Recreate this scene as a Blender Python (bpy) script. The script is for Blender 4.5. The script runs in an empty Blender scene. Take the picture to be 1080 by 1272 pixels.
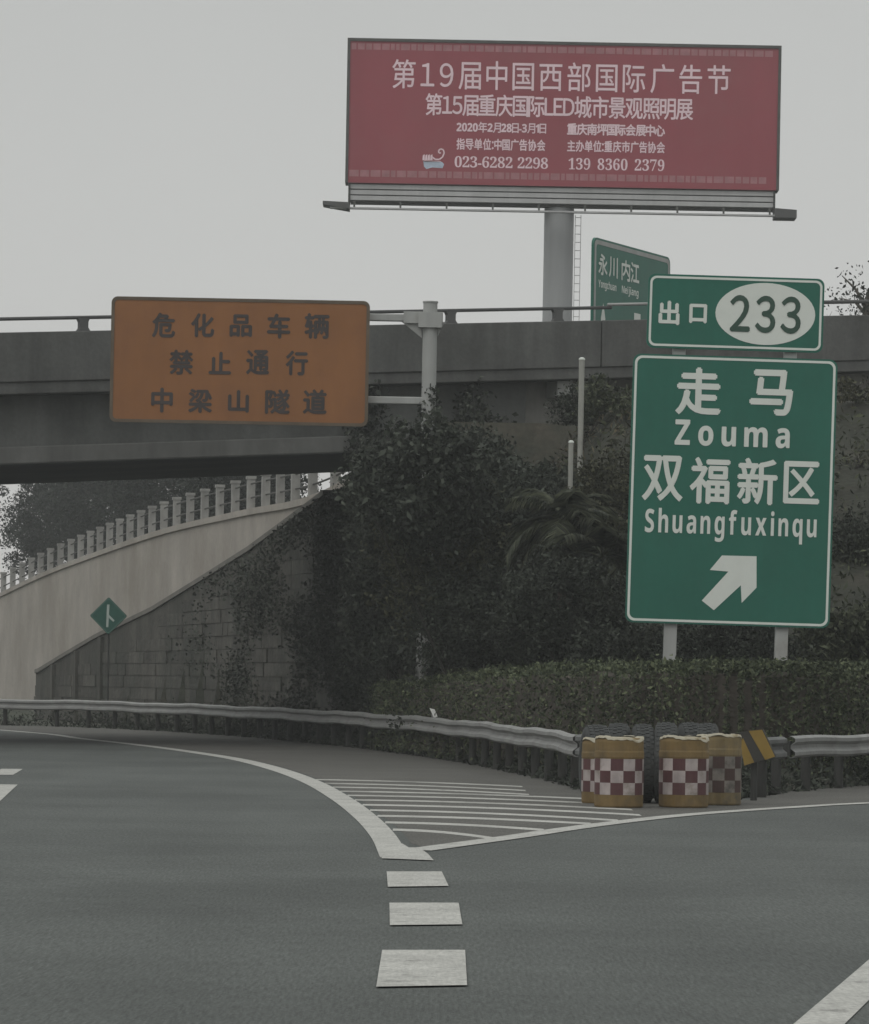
import bpy, math, random
import numpy as np
from mathutils import Matrix, Vector, Euler

SC = bpy.context.scene
COL = SC.collection
R = math.radians

# ------------------------------------------------------------------ camera, world, sun, exposure
F = 5000.0            # focal length in photo pixels (photo 1080 x 1272)
PX, PY = 540.0, 848.0 # where the level line of sight meets the photo
ROLL = R(0.8)
CH = 1.5
CR, SR = math.cos(ROLL), math.sin(ROLL)
cam = bpy.data.cameras.new('camera')
cam.sensor_fit = 'VERTICAL'; cam.sensor_height = 36.0; cam.sensor_width = 36.0
cam.lens = F / 1272 * 36.0
cam.shift_y = (PY - 636) / 1272
cam.clip_start = 0.5; cam.clip_end = 5000
co = bpy.data.objects.new('camera', cam); COL.objects.link(co)
co.matrix_world = Matrix(((CR, -SR, 0, 0), (0, 0, -1, 0), (SR, CR, 0, CH), (0, 0, 0, 1)))
SC.camera = co

SUN_EL, SUN_AZ = R(50), R(215)     # high, behind the camera, veiled by cloud
w = bpy.data.worlds.new('World'); SC.world = w; w.use_nodes = True
nt = w.node_tree; nt.nodes.clear()
sky = nt.nodes.new('ShaderNodeTexSky'); sky.sky_type = 'NISHITA'; sky.sun_disc = False
sky.sun_elevation = SUN_EL; sky.sun_rotation = SUN_AZ
sky.air_density = 1.0; sky.dust_density = 4.0; sky.ozone_density = 1.0
hs = nt.nodes.new('ShaderNodeHueSaturation'); hs.inputs['Saturation'].default_value = 0.06
mx = nt.nodes.new('ShaderNodeMix'); mx.data_type = 'RGBA'; mx.inputs[0].default_value = 0.8
tcw = nt.nodes.new('ShaderNodeTexCoord'); sep = nt.nodes.new('ShaderNodeSeparateXYZ')
rmp = nt.nodes.new('ShaderNodeValToRGB')      # even cloud cover: a little brighter low down, brighter again overhead
el = rmp.color_ramp.elements
el[0].position = 0.0; el[0].color = (6.6, 6.5, 6.3, 1)
el[1].position = 1.0; el[1].color = (10.5, 10.85, 10.6, 1)
e = el.new(0.1); e.color = (6.2, 6.25, 6.1, 1)
e = el.new(0.21); e.color = (5.1, 5.22, 5.1, 1)
e = el.new(0.5); e.color = (8.2, 8.45, 8.25, 1)
wn = nt.nodes.new('ShaderNodeTexNoise'); wn.inputs['Scale'].default_value = 5.0; wn.inputs['Detail'].default_value = 3
wm = nt.nodes.new('ShaderNodeMapRange'); wm.inputs['To Min'].default_value = 0.96; wm.inputs['To Max'].default_value = 1.04
wx = nt.nodes.new('ShaderNodeMix'); wx.data_type = 'RGBA'; wx.blend_type = 'MULTIPLY'; wx.inputs[0].default_value = 1
bg = nt.nodes.new('ShaderNodeBackground'); bg.inputs['Strength'].default_value = 0.1
out = nt.nodes.new('ShaderNodeOutputWorld')
L = nt.links.new
L(tcw.outputs['Generated'], sep.inputs[0]); L(sep.outputs['Z'], rmp.inputs[0])
L(sky.outputs[0], hs.inputs['Color']); L(hs.outputs[0], mx.inputs['A']); L(rmp.outputs[0], mx.inputs['B'])
L(tcw.outputs['Generated'], wn.inputs['Vector']); L(wn.outputs['Fac'], wm.inputs['Value'])
L(mx.outputs['Result'], wx.inputs['A']); L(wm.outputs[0], wx.inputs['B'])
L(wx.outputs['Result'], bg.inputs['Color']); L(bg.outputs[0], out.inputs[0])

sl = bpy.data.lights.new('sun', 'SUN'); sl.energy = 0.5; sl.angle = R(40); sl.color = (1.0, 0.97, 0.92)
so = bpy.data.objects.new('sun', sl); COL.objects.link(so)
sd = Vector((math.sin(SUN_AZ) * math.cos(SUN_EL), math.cos(SUN_AZ) * math.cos(SUN_EL), math.sin(SUN_EL)))
so.rotation_euler = sd.to_track_quat('Z', 'Y').to_euler(); so.location = (0, -20, 60)
SC.view_settings.view_transform = 'Standard'; SC.view_settings.look = 'None'
SC.view_settings.exposure = 0.0; SC.view_settings.gamma = 1.0
SC.render.filter_size = 2.2
SC.cycles.max_bounces = 6; SC.cycles.diffuse_bounces = 3; SC.cycles.volume_bounces = 1

# ------------------------------------------------------------------ from photo pixels to places
def ray(px, py):
    u = (px - PX) / F; v = (PY - py) / F
    return u * CR - v * SR, u * SR + v * CR
def U(px, py, Y):                      # the point at distance Y
    x, z = ray(px, py); return Vector((x * Y, Y, CH + z * Y))
def G(px, py, z=0.0):                  # the point at height z
    x, zz = ray(px, py); Y = (z - CH) / zz; return Vector((x * Y, Y, z))
def spline(pts, n=12):
    P = [np.array(p, float) for p in pts]
    P = [2 * P[0] - P[1]] + P + [2 * P[-1] - P[-2]]
    o = []
    for i in range(1, len(P) - 2):
        a, b, c, d = P[i - 1:i + 3]
        for k in range(n):
            t = k / n
            o.append(0.5 * (2 * b + (c - a) * t + (2 * a - 5 * b + 4 * c - d) * t * t + (3 * b - a - 3 * c + d) * t ** 3))
    o.append(P[-2]); return np.array(o)
def resample(path, step):
    path = np.asarray(path); s = np.r_[0, np.cumsum(np.linalg.norm(np.diff(path, axis=0), axis=1))]
    q = np.arange(0, s[-1], step)
    return np.stack([np.interp(q, s, path[:, k]) for k in range(path.shape[1])], 1)

# ------------------------------------------------------------------ materials
def mat(name, col, rough=0.8, var=0.12, scale=2.0, streak=0.0, sscale=(3, 3, 0.25), bump=0.0, bscale=30, metal=0.0,
        stain=None, stain_amt=0.0, stain_scale=0.6, island=0.0, spec=0.3, fine=0.0, fscale=80.0, col2=None, grain=0.0):
    m = bpy.data.materials.new(name); m.use_nodes = True
    n = m.node_tree; b = n.nodes['Principled BSDF']; lk = n.links.new
    b.inputs['Roughness'].default_value = rough; b.inputs['Metallic'].default_value = metal
    b.inputs['Specular IOR Level'].default_value = spec
    tc = n.nodes.new('ShaderNodeTexCoord')
    def noise(sc, det=4, vec=None, r=0.55):
        t = n.nodes.new('ShaderNodeTexNoise'); t.inputs['Scale'].default_value = sc; t.inputs['Detail'].default_value = det
        t.inputs['Roughness'].default_value = r
        lk(vec or tc.outputs['Object'], t.inputs['Vector']); return t.outputs['Fac']
    def rng(v, a, b_, lo=0.3, hi=0.7):
        t = n.nodes.new('ShaderNodeMapRange'); t.inputs['From Min'].default_value = lo; t.inputs['From Max'].default_value = hi
        t.inputs['To Min'].default_value = a; t.inputs['To Max'].default_value = b_; lk(v, t.inputs['Value']); return t.outputs[0]
    def mix(a, c, f, mode='MIX'):
        t = n.nodes.new('ShaderNodeMix'); t.data_type = 'RGBA'; t.blend_type = mode
        for s, v in (('A', a), ('B', c)):
            if isinstance(v, tuple): t.inputs[s].default_value = (*v, 1) if len(v) == 3 else v
            else: lk(v, t.inputs[s])
        if isinstance(f, float): t.inputs[0].default_value = f
        else: lk(f, t.inputs[0])
        return t.outputs['Result']
    def gray(v):
        t = n.nodes.new('ShaderNodeCombineColor'); [lk(v, t.inputs[k]) for k in range(3)]; return t.outputs[0]
    c = tuple(col)
    if col2 is not None:
        if island:
            gi = n.nodes.new('ShaderNodeNewGeometry'); c = mix(tuple(col), tuple(col2), gi.outputs['Random Per Island'])
        else: c = mix(tuple(col), tuple(col2), rng(noise(scale * 0.37, 5), 0.0, 1.0))
    c = mix(c, gray(rng(noise(scale), 1 - var, 1 + var)), 1.0, 'MULTIPLY')
    if streak:
        mp = n.nodes.new('ShaderNodeMapping'); mp.inputs['Scale'].default_value = sscale; lk(tc.outputs['Object'], mp.inputs[0])
        c = mix(c, gray(rng(noise(1.0, 5, mp.outputs[0], 0.6), 1 - streak, 1 + streak * 0.6)), 1.0, 'MULTIPLY')
    if stain: c = mix(c, tuple(stain), rng(noise(stain_scale, 6, None, 0.65), 0.0, stain_amt, 0.48, 0.68))
    if fine: c = mix(c, gray(rng(noise(fscale, 2), 1 - fine, 1 + fine)), 1.0, 'MULTIPLY')
    if grain:
        mp = n.nodes.new('ShaderNodeMapping'); mp.inputs['Scale'].default_value = (55, 3.5, 1); lk(tc.outputs['Object'], mp.inputs[0])
        c = mix(c, gray(rng(noise(1.0, 3, mp.outputs[0], 0.7), 1 - grain, 1 + grain)), 1.0, 'MULTIPLY')
    if island:
        g = n.nodes.new('ShaderNodeNewGeometry')
        c = mix(c, gray(rng(g.outputs['Random Per Island'], 1 - island, 1 + island, 0, 1)), 1.0, 'MULTIPLY')
    lk(c, b.inputs['Base Color'])
    if bump:
        bp = n.nodes.new('ShaderNodeBump'); bp.inputs['Strength'].default_value = bump; bp.inputs['Distance'].default_value = 0.05
        lk(noise(bscale, 5), bp.inputs['Height']); lk(bp.outputs[0], b.inputs['Normal'])
    return m

M = {}
M['asphalt'] = mat('asphalt', (0.088, 0.095, 0.090), 0.85, 0.14, 0.30, streak=0.16, sscale=(0.8, 0.06, 1), bump=0.3, bscale=60, grain=0.32, fine=0.30, fscale=42, stain=(0.060, 0.065, 0.062), stain_amt=0.8, stain_scale=0.13)
M['shoulder'] = mat('dusty_asphalt', (0.097, 0.094, 0.086), 0.9, 0.12, 0.5, bump=0.3, bscale=50, grain=0.26, fine=0.3, fscale=42, stain=(0.075, 0.072, 0.065), stain_amt=0.7, stain_scale=0.3)
M['paint'] = mat('road_paint', (0.41, 0.405, 0.38), 0.75, 0.10, 1.5, stain=(0.27, 0.265, 0.25), stain_amt=0.5, stain_scale=1.6, grain=0.12, fine=0.2, fscale=30)
M['worn_paint'] = mat('worn_road_paint', (0.38, 0.375, 0.35), 0.8, 0.15, 1.0, stain=(0.12, 0.118, 0.11), stain_amt=0.85, stain_scale=0.9, fine=0.2, fscale=12)
M['soil'] = mat('soil', (0.030, 0.032, 0.024), 0.95, 0.3, 1.2, bump=0.6, bscale=6, stain=(0.055, 0.047, 0.036), stain_amt=0.9, stain_scale=0.35, fine=0.2, fscale=9)
M['grass'] = mat('grass_ground', (0.035, 0.042, 0.026), 0.95, 0.3, 0.2, stain=(0.05, 0.046, 0.035), stain_amt=0.8, stain_scale=0.05)
M['bridge'] = mat('weathered_concrete', (0.105, 0.106, 0.102), 0.9, 0.12, 0.8, streak=0.30, sscale=(1.6, 1.6, 0.12), bump=0.15, bscale=12, stain=(0.06, 0.06, 0.057), stain_amt=0.6, stain_scale=0.5, fine=0.08, fscale=12)
M['girder'] = mat('girder_concrete', (0.135, 0.138, 0.132), 0.9, 0.15, 0.7, streak=0.30, sscale=(1.1, 1.1, 0.10), bump=0.15, bscale=12, stain=(0.08, 0.083, 0.08), stain_amt=0.5, stain_scale=0.5, fine=0.06, fscale=12)
M['abutment'] = mat('abutment_concrete', (0.25, 0.243, 0.225), 0.9, 0.15, 0.7, streak=0.30, sscale=(1.2, 1.2, 0.2), stain=(0.13, 0.13, 0.115), stain_amt=0.7, stain_scale=0.6)
M['masonry'] = mat('dark_masonry', (0.070, 0.067, 0.058), 0.95, 0.18, 1.2, streak=0.42, sscale=(1.1, 1.1, 0.10), bump=0.5, bscale=4, stain=(0.045, 0.048, 0.04), stain_amt=0.75, stain_scale=0.35, fine=0.12, fscale=8)
M['stone'] = mat('rough_stone', (0.078, 0.074, 0.065), 0.95, 0.25, 2.2, streak=0.35, sscale=(1.4, 1.4, 0.12), bump=0.7, bscale=5, stain=(0.040, 0.044, 0.036), stain_amt=0.85, stain_scale=0.4, island=0.22, fine=0.15, fscale=8)
M['coping'] = mat('coping_concrete', (0.15, 0.142, 0.128), 0.9, 0.18, 1.0, stain=(0.11, 0.11, 0.095), stain_amt=0.8, stain_scale=0.7)
M['pale'] = mat('pale_wall_render', (0.345, 0.315, 0.282), 0.9, 0.14, 0.5, streak=0.07, sscale=(0.45, 0.45, 0.06), bump=0.1, bscale=6, stain=(0.255, 0.228, 0.195), stain_amt=0.85, stain_scale=0.16, fine=0.06, fscale=6)
M['pale_post'] = mat('balustrade_concrete', (0.30, 0.295, 0.28), 0.9, 0.15, 1.0, streak=0.2, stain=(0.2, 0.195, 0.185), stain_amt=0.7, stain_scale=1.2)
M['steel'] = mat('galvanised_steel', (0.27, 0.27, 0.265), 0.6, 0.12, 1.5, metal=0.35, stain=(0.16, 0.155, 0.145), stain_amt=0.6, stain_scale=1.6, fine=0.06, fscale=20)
M['dark_steel'] = mat('dark_steel', (0.085, 0.085, 0.08), 0.7, 0.2, 2.0, metal=0.2)
M['post_steel'] = mat('dull_steel_post', (0.05, 0.05, 0.047), 0.8, 0.2, 2.0, metal=0.2, stain=(0.035, 0.03, 0.027), stain_amt=0.6, stain_scale=2)
M['rail'] = mat('bridge_rail_paint', (0.085, 0.085, 0.085), 0.75, 0.15, 1.5)
M['pole'] = mat('grey_pole_paint', (0.36, 0.365, 0.355), 0.6, 0.10, 1.2, streak=0.15, stain=(0.24, 0.23, 0.21), stain_amt=0.6, stain_scale=1.2)
M['green'] = mat('sign_green', (0.017, 0.122, 0.086), 0.45, 0.07, 0.9, streak=0.08, sscale=(2, 2, 0.3), fine=0.03, fscale=8)
M['green_back'] = mat('sign_back_metal', (0.3, 0.3, 0.3), 0.6, 0.1, 1)
M['white'] = mat('reflective_white', (0.66, 0.69, 0.645), 0.5, 0.05, 2.0, stain=(0.54, 0.57, 0.53), stain_amt=0.5, stain_scale=2.0)
M['orange'] = mat('sign_orange', (0.25, 0.105, 0.036), 0.5, 0.08, 0.7, streak=0.12, sscale=(1.5, 1.5, 0.25), stain=(0.19, 0.082, 0.035), stain_amt=0.6, stain_scale=0.5)
M['orange_text'] = mat('sign_dark_lettering', (0.052, 0.042, 0.04), 0.6, 0.15, 2.0)
M['red'] = mat('billboard_red', (0.285, 0.058, 0.075), 0.6, 0.06, 0.25, streak=0.08, sscale=(0.5, 0.5, 0.1), stain=(0.25, 0.085, 0.09), stain_amt=0.5, stain_scale=0.2)
M['pinkwhite'] = mat('billboard_lettering', (0.80, 0.61, 0.66), 0.6, 0.06, 1.0)
M['pinkdim'] = mat('billboard_border', (0.34, 0.15, 0.165), 0.6, 0.2, 2.0)
M['emblem'] = mat('emblem_blue', (0.42, 0.48, 0.58), 0.6, 0.2, 3.0)
M['skirt'] = mat('billboard_slats', (0.42, 0.42, 0.42), 0.6, 0.1, 0.6, streak=0.1)
M['yellow'] = mat('barrel_yellow', (0.185, 0.124, 0.050), 0.7, 0.22, 3.0, streak=0.2, sscale=(5, 5, 0.7), stain=(0.085, 0.065, 0.036), stain_amt=0.85, stain_scale=3)
M['brick_red'] = mat('checker_red', (0.085, 0.035, 0.037), 0.6, 0.2, 3.0, stain=(0.09, 0.05, 0.045), stain_amt=0.6, stain_scale=5)
M['check_white'] = mat('checker_white', (0.36, 0.315, 0.305), 0.6, 0.22, 4.0, streak=0.2, sscale=(6, 6, 1.5), stain=(0.15, 0.125, 0.095), stain_amt=0.9, stain_scale=2.6)
M['bag'] = mat('torn_plastic_rim', (0.40, 0.37, 0.29), 0.7, 0.3, 6.0, stain=(0.17, 0.125, 0.055), stain_amt=0.95, stain_scale=6)
M['grey_drum'] = mat('grey_rubber', (0.105, 0.108, 0.108), 0.8, 0.2, 3.0, stain=(0.07, 0.07, 0.07), stain_amt=0.6, stain_scale=3)
M['striped_yellow'] = mat('stripe_yellow', (0.25, 0.165, 0.04), 0.6, 0.15, 3.0)
M['striped_black'] = mat('stripe_black', (0.05, 0.047, 0.042), 0.7, 0.2, 3.0)
M['bark'] = mat('bark', (0.07, 0.06, 0.05), 0.95, 0.3, 3.0, bump=0.6, bscale=12)
M['dark_bark'] = mat('dark_bark', (0.032, 0.030, 0.026), 0.95, 0.3, 3.0)
M['palm_bark'] = mat('palm_fibre', (0.055, 0.040, 0.033), 0.95, 0.35, 4.0, streak=0.4, sscale=(6, 6, 0.6), bump=0.8, bscale=14)
def leafmat(name, c1, c2, var=0.35, sc=0.7, ro=0.7): return mat(name, c1, ro, var, sc, island=0.42, col2=c2, spec=0.18)
M['leaf_dark'] = leafmat('leaf_dark', (0.024, 0.029, 0.022), (0.042, 0.048, 0.037))
M['leaf_mid'] = leafmat('leaf_mid', (0.038, 0.046, 0.026), (0.066, 0.074, 0.044))
M['leaf_hedge'] = leafmat('leaf_hedge', (0.042, 0.058, 0.032), (0.088, 0.100, 0.056), 0.4, 0.9)
M['leaf_ivy'] = leafmat('leaf_ivy', (0.026, 0.031, 0.024), (0.046, 0.051, 0.040), 0.4, 0.5)
M['leaf_far'] = leafmat('leaf_far', (0.016, 0.020, 0.016), (0.030, 0.034, 0.028))
M['leaf_dry'] = leafmat('leaf_dry', (0.055, 0.052, 0.034), (0.115, 0.098, 0.064))
M['leaf_gloss'] = leafmat('leaf_glossy', (0.034, 0.043, 0.032), (0.060, 0.068, 0.052), ro=0.6)
M['leaf_olive'] = leafmat('leaf_olive', (0.034, 0.036, 0.020), (0.058, 0.058, 0.034))
M['frond'] = leafmat('palm_frond', (0.024, 0.029, 0.018), (0.050, 0.054, 0.034))

def chip(m, amount, scale):
    n = m.node_tree; lk = n.links.new; b = n.nodes['Principled BSDF']; o = n.nodes['Material Output']
    tc = n.nodes.new('ShaderNodeTexCoord'); t = n.nodes.new('ShaderNodeTexNoise'); t.inputs['Scale'].default_value = scale; t.inputs['Detail'].default_value = 8; t.inputs['Roughness'].default_value = 0.75
    lk(tc.outputs['Object'], t.inputs['Vector']); r = n.nodes.new('ShaderNodeMapRange'); r.inputs['From Min'].default_value = 0.56; r.inputs['From Max'].default_value = 0.72; r.inputs['To Max'].default_value = amount
    lk(t.outputs['Fac'], r.inputs['Value']); lk(r.outputs[0], b.inputs['Alpha']); inv = n.nodes.new('ShaderNodeMath'); inv.operation = 'SUBTRACT'; inv.inputs[0].default_value = 1.0; lk(r.outputs[0], inv.inputs[1]); lk(inv.outputs[0], b.inputs['Alpha'])
chip(M['paint'], 0.55, 3.5); chip(M['worn_paint'], 0.8, 2.5)
# ------------------------------------------------------------------ mesh building
ROOT = {}
def tag(o, label=None, cat=None, group=None, kind=None):
    if label: o['label'] = label
    if cat: o['category'] = cat
    if group: o['group'] = group
    if kind: o['kind'] = kind
    return o
def empty(name, loc=(0, 0, 0), rot=(0, 0, 0), label=None, cat=None, group=None):
    o = bpy.data.objects.new(name, None); COL.objects.link(o)
    o.location = loc; o.rotation_euler = rot; o.empty_display_size = 0.3
    ROOT[o.name] = Matrix.Translation(loc) @ Euler(rot).to_matrix().to_4x4()
    return tag(o, label, cat, group)
class MB:
    def __init__(s): s.v = []; s.f = []; s.mi = []
    def add(s, vs, fs, mi=0):
        b = len(s.v); s.v += [tuple(v) for v in vs]; s.f += [tuple(i + b for i in f) for f in fs]; s.mi += [mi] * len(fs); return s
    def box(s, a, b, fn=None, mi=0):
        (x0, y0, z0), (x1, y1, z1) = a, b
        vs = [(x0, y0, z0), (x1, y0, z0), (x1, y1, z0), (x0, y1, z0), (x0, y0, z1), (x1, y0, z1), (x1, y1, z1), (x0, y1, z1)]
        if fn: vs = [fn(*v) for v in vs]
        return s.add(vs, [(0, 3, 2, 1), (4, 5, 6, 7), (0, 1, 5, 4), (1, 2, 6, 5), (2, 3, 7, 6), (3, 0, 4, 7)], mi)
    def prism(s, poly, d, mi=0):        # polygon (list of 3-d points) pushed along d
        n = len(poly); d = Vector(d); P = [Vector(p) for p in poly]
        fs = [tuple(range(n)), tuple(range(2 * n - 1, n - 1, -1))] + [(i, i + n, (i + 1) % n + n, (i + 1) % n) for i in range(n)]
        return s.add(P + [p + d for p in P], fs, mi)
    def tube(s, path, r, n=10, mi=0, cap=True):
        P = [Vector(p) for p in path]; rr = r if isinstance(r, (list, tuple, np.ndarray)) else [r] * len(P)
        vs = []; fs = []
        for i, p in enumerate(P):
            t = (P[min(i + 1, len(P) - 1)] - P[max(i - 1, 0)]).normalized()
            a = t.cross(Vector((0, 0, 1)) if abs(t.z) < 0.9 else Vector((0, 1, 0))).normalized(); b = t.cross(a)
            for k in range(n):
                q = 2 * math.pi * k / n; vs.append(p + (a * math.cos(q) + b * math.sin(q)) * rr[i])
        for i in range(len(P) - 1):
            for k in range(n): fs.append((i * n + k, i * n + (k + 1) % n, (i + 1) * n + (k + 1) % n, (i + 1) * n + k))
        if cap: fs += [tuple(range(n - 1, -1, -1)), tuple((len(P) - 1) * n + k for k in range(n))]
        return s.add(vs, fs, mi)
    def sweep(s, path, prof, mi=0):     # prof: closed loop of (offset to the path's left, height)
        P = np.asarray(path); n = len(prof); vs = []; fs = []
        for i in range(len(P)):
            t = P[min(i + 1, len(P) - 1)][:2] - P[max(i - 1, 0)][:2]; t = t / np.linalg.norm(t); nl = np.array((-t[1], t[0]))
            z = P[i][2] if P.shape[1] > 2 else 0.0
            for o_, h in prof: vs.append((P[i][0] + nl[0] * o_, P[i][1] + nl[1] * o_, z + h))
        for i in range(len(P) - 1):
            for k in range(n): fs.append((i * n + k, (i + 1) * n + k, (i + 1) * n + (k + 1) % n, i * n + (k + 1) % n))
        fs += [tuple(range(n)), tuple((len(P) - 1) * n + k for k in range(n - 1, -1, -1))]
        return s.add(vs, fs, mi)
    def build(s, name, mats, parent=None, world=False, smooth=False, bevel=0.0, root=None):
        me = bpy.data.meshes.new(name)
        v = s.v
        if parent is not None and world:
            inv = ROOT[(root or parent).name].inverted(); v = [tuple(inv @ Vector(p)) for p in v]
        me.from_pydata(v, [], s.f)
        for m in (mats if isinstance(mats, (list, tuple)) else [mats]): me.materials.append(m)
        if any(s.mi): me.polygons.foreach_set('material_index', s.mi)
        if smooth: me.polygons.foreach_set('use_smooth', [True] * len(s.f))
        me.update()
        o = bpy.data.objects.new(name, me); COL.objects.link(o)
        if parent is not None: o.parent = parent
        if bevel:
            b = o.modifiers.new('bevel', 'BEVEL'); b.width = bevel; b.segments = 2; b.limit_method = 'ANGLE'
        return o

def rrect(x0, z0, x1, z1, r, n=6):
    o = []
    for cx, cz, a0 in ((x1 - r, z1 - r, 0), (x0 + r, z1 - r, 90), (x0 + r, z0 + r, 180), (x1 - r, z0 + r, 270)):
        for k in range(n + 1):
            a = R(a0 + 90 * k / n); o.append((cx + r * math.cos(a), cz + r * math.sin(a)))
    return o
def panel(poly, y0, y1):                # flat plate in the x-z plane
    return MB().prism([(x, y0, z) for x, z in poly], (0, y1 - y0, 0))
def border(outer, inner, y0, y1):       # frame between two loops of equal length
    n = len(outer); vs = [(x, y, z) for y in (y0, y1) for lp in (outer, inner) for x, z in lp]; fs = []
    for i in range(n):
        j = (i + 1) % n
        fs += [(i, j, n + j, n + i), (2 * n + i, 3 * n + i, 3 * n + j, 2 * n + j), (i, 2 * n + i, 2 * n + j, j), (n + i, n + j, 3 * n + j, 3 * n + i)]
    return MB().add(vs, fs)

# --- writing: every character is a mesh made from Blender's own built-in lettering
GL = {}
_tc = bpy.data.curves.new('glyph', 'FONT'); _to = bpy.data.objects.new('glyph', _tc); COL.objects.link(_to)
_tc.resolution_u = 4
def glyph(ch):
    if ch not in GL:
        _tc.body = ch; dg = bpy.context.evaluated_depsgraph_get(); dg.update()
        me = _to.evaluated_get(dg).to_mesh()
        v = np.array([p.co[:2] for p in me.vertices]); f = [tuple(p.vertices) for p in me.polygons]
        _to.evaluated_get(dg).to_mesh_clear(); GL[ch] = (v, f)
    return GL[ch]
def sans(t, bold=True):
    o = ''
    for c in t:
        if bold and c.isascii() and c.isalpha(): o += chr(0x1D5D4 + ord(c) - 65 if c.isupper() else 0x1D5EE + ord(c) - 97)
        elif bold and c.isdigit(): o += chr(0x1D7EC + int(c))
        elif c.isascii() and c.isalnum(): o += chr(ord(c) + 0xFEE0)
        else: o += c
    return o
def serif(t): return ''.join(chr(0x1D7CE + int(c)) if c.isdigit() else c for c in t)
class Text:
    def __init__(s): s.m = MB(); s.k = 0
    def put(s, v, f, y, bold):
        for i, (dx, dz) in enumerate([(0, 0)] + ([(bold, 0), (-bold, 0), (0, bold), (0, -bold)] if bold else [])):
            s.m.add([(a + dx, y - 0.0015 * i, b + dz) for a, b in v], [tuple(q) for q in f])
    def char(s, ch, cx, cz, w, h, y, bold=0.0):       # stretch one character into a box
        v, f = glyph(ch); lo = v.min(0); sz = v.max(0) - lo
        w_, h_ = w - 2 * bold, h - 2 * bold
        v = (v - lo) / np.maximum(sz, 1e-6) * (w_, h_) - (w_ / 2, h_ / 2) + (cx, cz)
        s.put(v, f, y, bold)
    def line(s, t, cx, cz, w, h, y, bold=0.0, gap=0.16, space=0.4):      # a line of type fitted into a box, baseline kept
        x = 0.0; V = []
        for ch in t:
            if ch == ' ': x += space; continue
            v, f = glyph(ch); lo = v.min(0); hi = v.max(0)
            V.append((v + (x - lo[0], 0), f)); x += hi[0] - lo[0] + gap
        A = np.concatenate([a for a, _ in V]); lo = A.min(0); sz = A.max(0) - lo
        for v, f in V:
            s.put((v - lo) / sz * (w, h) - (w / 2, h / 2) + (cx, cz), f, y, bold)

# --- foliage: many small leaves spread through volumes
RG = np.random.default_rng(7)
def leaf_mesh(name, C, size, m, parent=None, root=None, up=0.3, elong=1.9, jitter=0.35):
    C = np.asarray(C, float); n = len(C)
    if root is not None:
        inv = np.array(ROOT[root.name].inverted()); C = C @ inv[:3, :3].T + inv[:3, 3]
    d = RG.normal(size=(n, 3)); d[:, 2] -= 0.25; d /= np.linalg.norm(d, axis=1, keepdims=True)
    q = RG.normal(size=(n, 3)); q[:, 2] += up; w_ = np.cross(d, q); w_ /= np.linalg.norm(w_, axis=1, keepdims=True) + 1e-9
    nn = np.cross(w_, d)
    s = (size * (1 + jitter * RG.normal(size=n)).clip(0.4, 1.9))[:, None]
    a = C - d * s * 0.5; b = C + w_ * s * (0.5 / elong) + nn * s * 0.06; c = C + d * s * 0.5 - nn * s * 0.08; e_ = C - w_ * s * (0.5 / elong) + nn * s * 0.06
    V = np.stack([a, b, c, e_], 1).reshape(-1, 3)
    me = bpy.data.meshes.new(name); me.vertices.add(4 * n); me.vertices.foreach_set('co', V.astype(np.float32).ravel())
    me.loops.add(4 * n); me.loops.foreach_set('vertex_index', np.arange(4 * n, dtype=np.int32))
    me.polygons.add(n); me.polygons.foreach_set('loop_start', np.arange(0, 4 * n, 4, dtype=np.int32)); me.polygons.foreach_set('loop_total', np.full(n, 4, dtype=np.int32))
    me.materials.append(m); me.update(calc_edges=True)
    o = bpy.data.objects.new(name, me); COL.objects.link(o)
    if parent is not None: o.parent = parent
    return o
def clumps(center, rad, nclump, per, cr, shell=0.55, flat=1.0):
    """leaf centres: clumps scattered through an ellipsoid, leaves gathered in each"""
    d = RG.normal(size=(nclump, 3)); d /= np.linalg.norm(d, axis=1, keepdims=True)
    r = (shell + (1 - shell) * RG.random(nclump)) ** 0.7; r *= 1 + 0.16 * RG.normal(size=nclump)
    K = np.array(center) + d * r[:, None] * np.array(rad)
    sz = cr * (0.6 + 0.8 * RG.random(nclump))
    P = RG.normal(size=(nclump, per, 3)); P /= np.linalg.norm(P, axis=2, keepdims=True); P *= RG.random((nclump, per, 1)) ** 0.45
    P[..., 2] *= 0.75 * flat
    return (K[:, None] + P * sz[:, None, None]).reshape(-1, 3), K

# ------------------------------------------------------------------ ground, roads, paint
g = MB().add([(-900, -60, -0.06), (900, -60, -0.06), (900, 3000, -0.06), (-900, 3000, -0.06)], [(0, 1, 2, 3)])
tag(g.build('ground', M['grass']), kind='structure')

rail_px = [(0, 868), (100, 870), (200, 873), (300, 877), (400, 882), (480, 887), (560, 893), (620, 899), (680, 906), (722, 912)]
RH = 0.82
RL = [G(x, y, RH) for x, y in rail_px]
far = [(-40, 131.5), (-29, 128.5), (-20.5, 125.2)]
rl_ctl = far + [(p.x, p.y) for p in RL]
rail_left = spline(rl_ctl, 14)                         # far -> near
def xr(Y): return 4.6 + 0.25 * (Y - 55) + 0.012 * (Y - 55) ** 2
rail_right = np.array([(xr(Y), Y) for Y in np.arange(55.0, 98, 1.0)])

def offset(path, d):
    o = []
    for i in range(len(path)):
        t = path[min(i + 1, len(path) - 1)][:2] - path[max(i - 1, 0)][:2]; t = t / np.linalg.norm(t)
        o.append(path[i][:2] + np.array((-t[1], t[0])) * d)
    return np.array(o)
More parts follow.
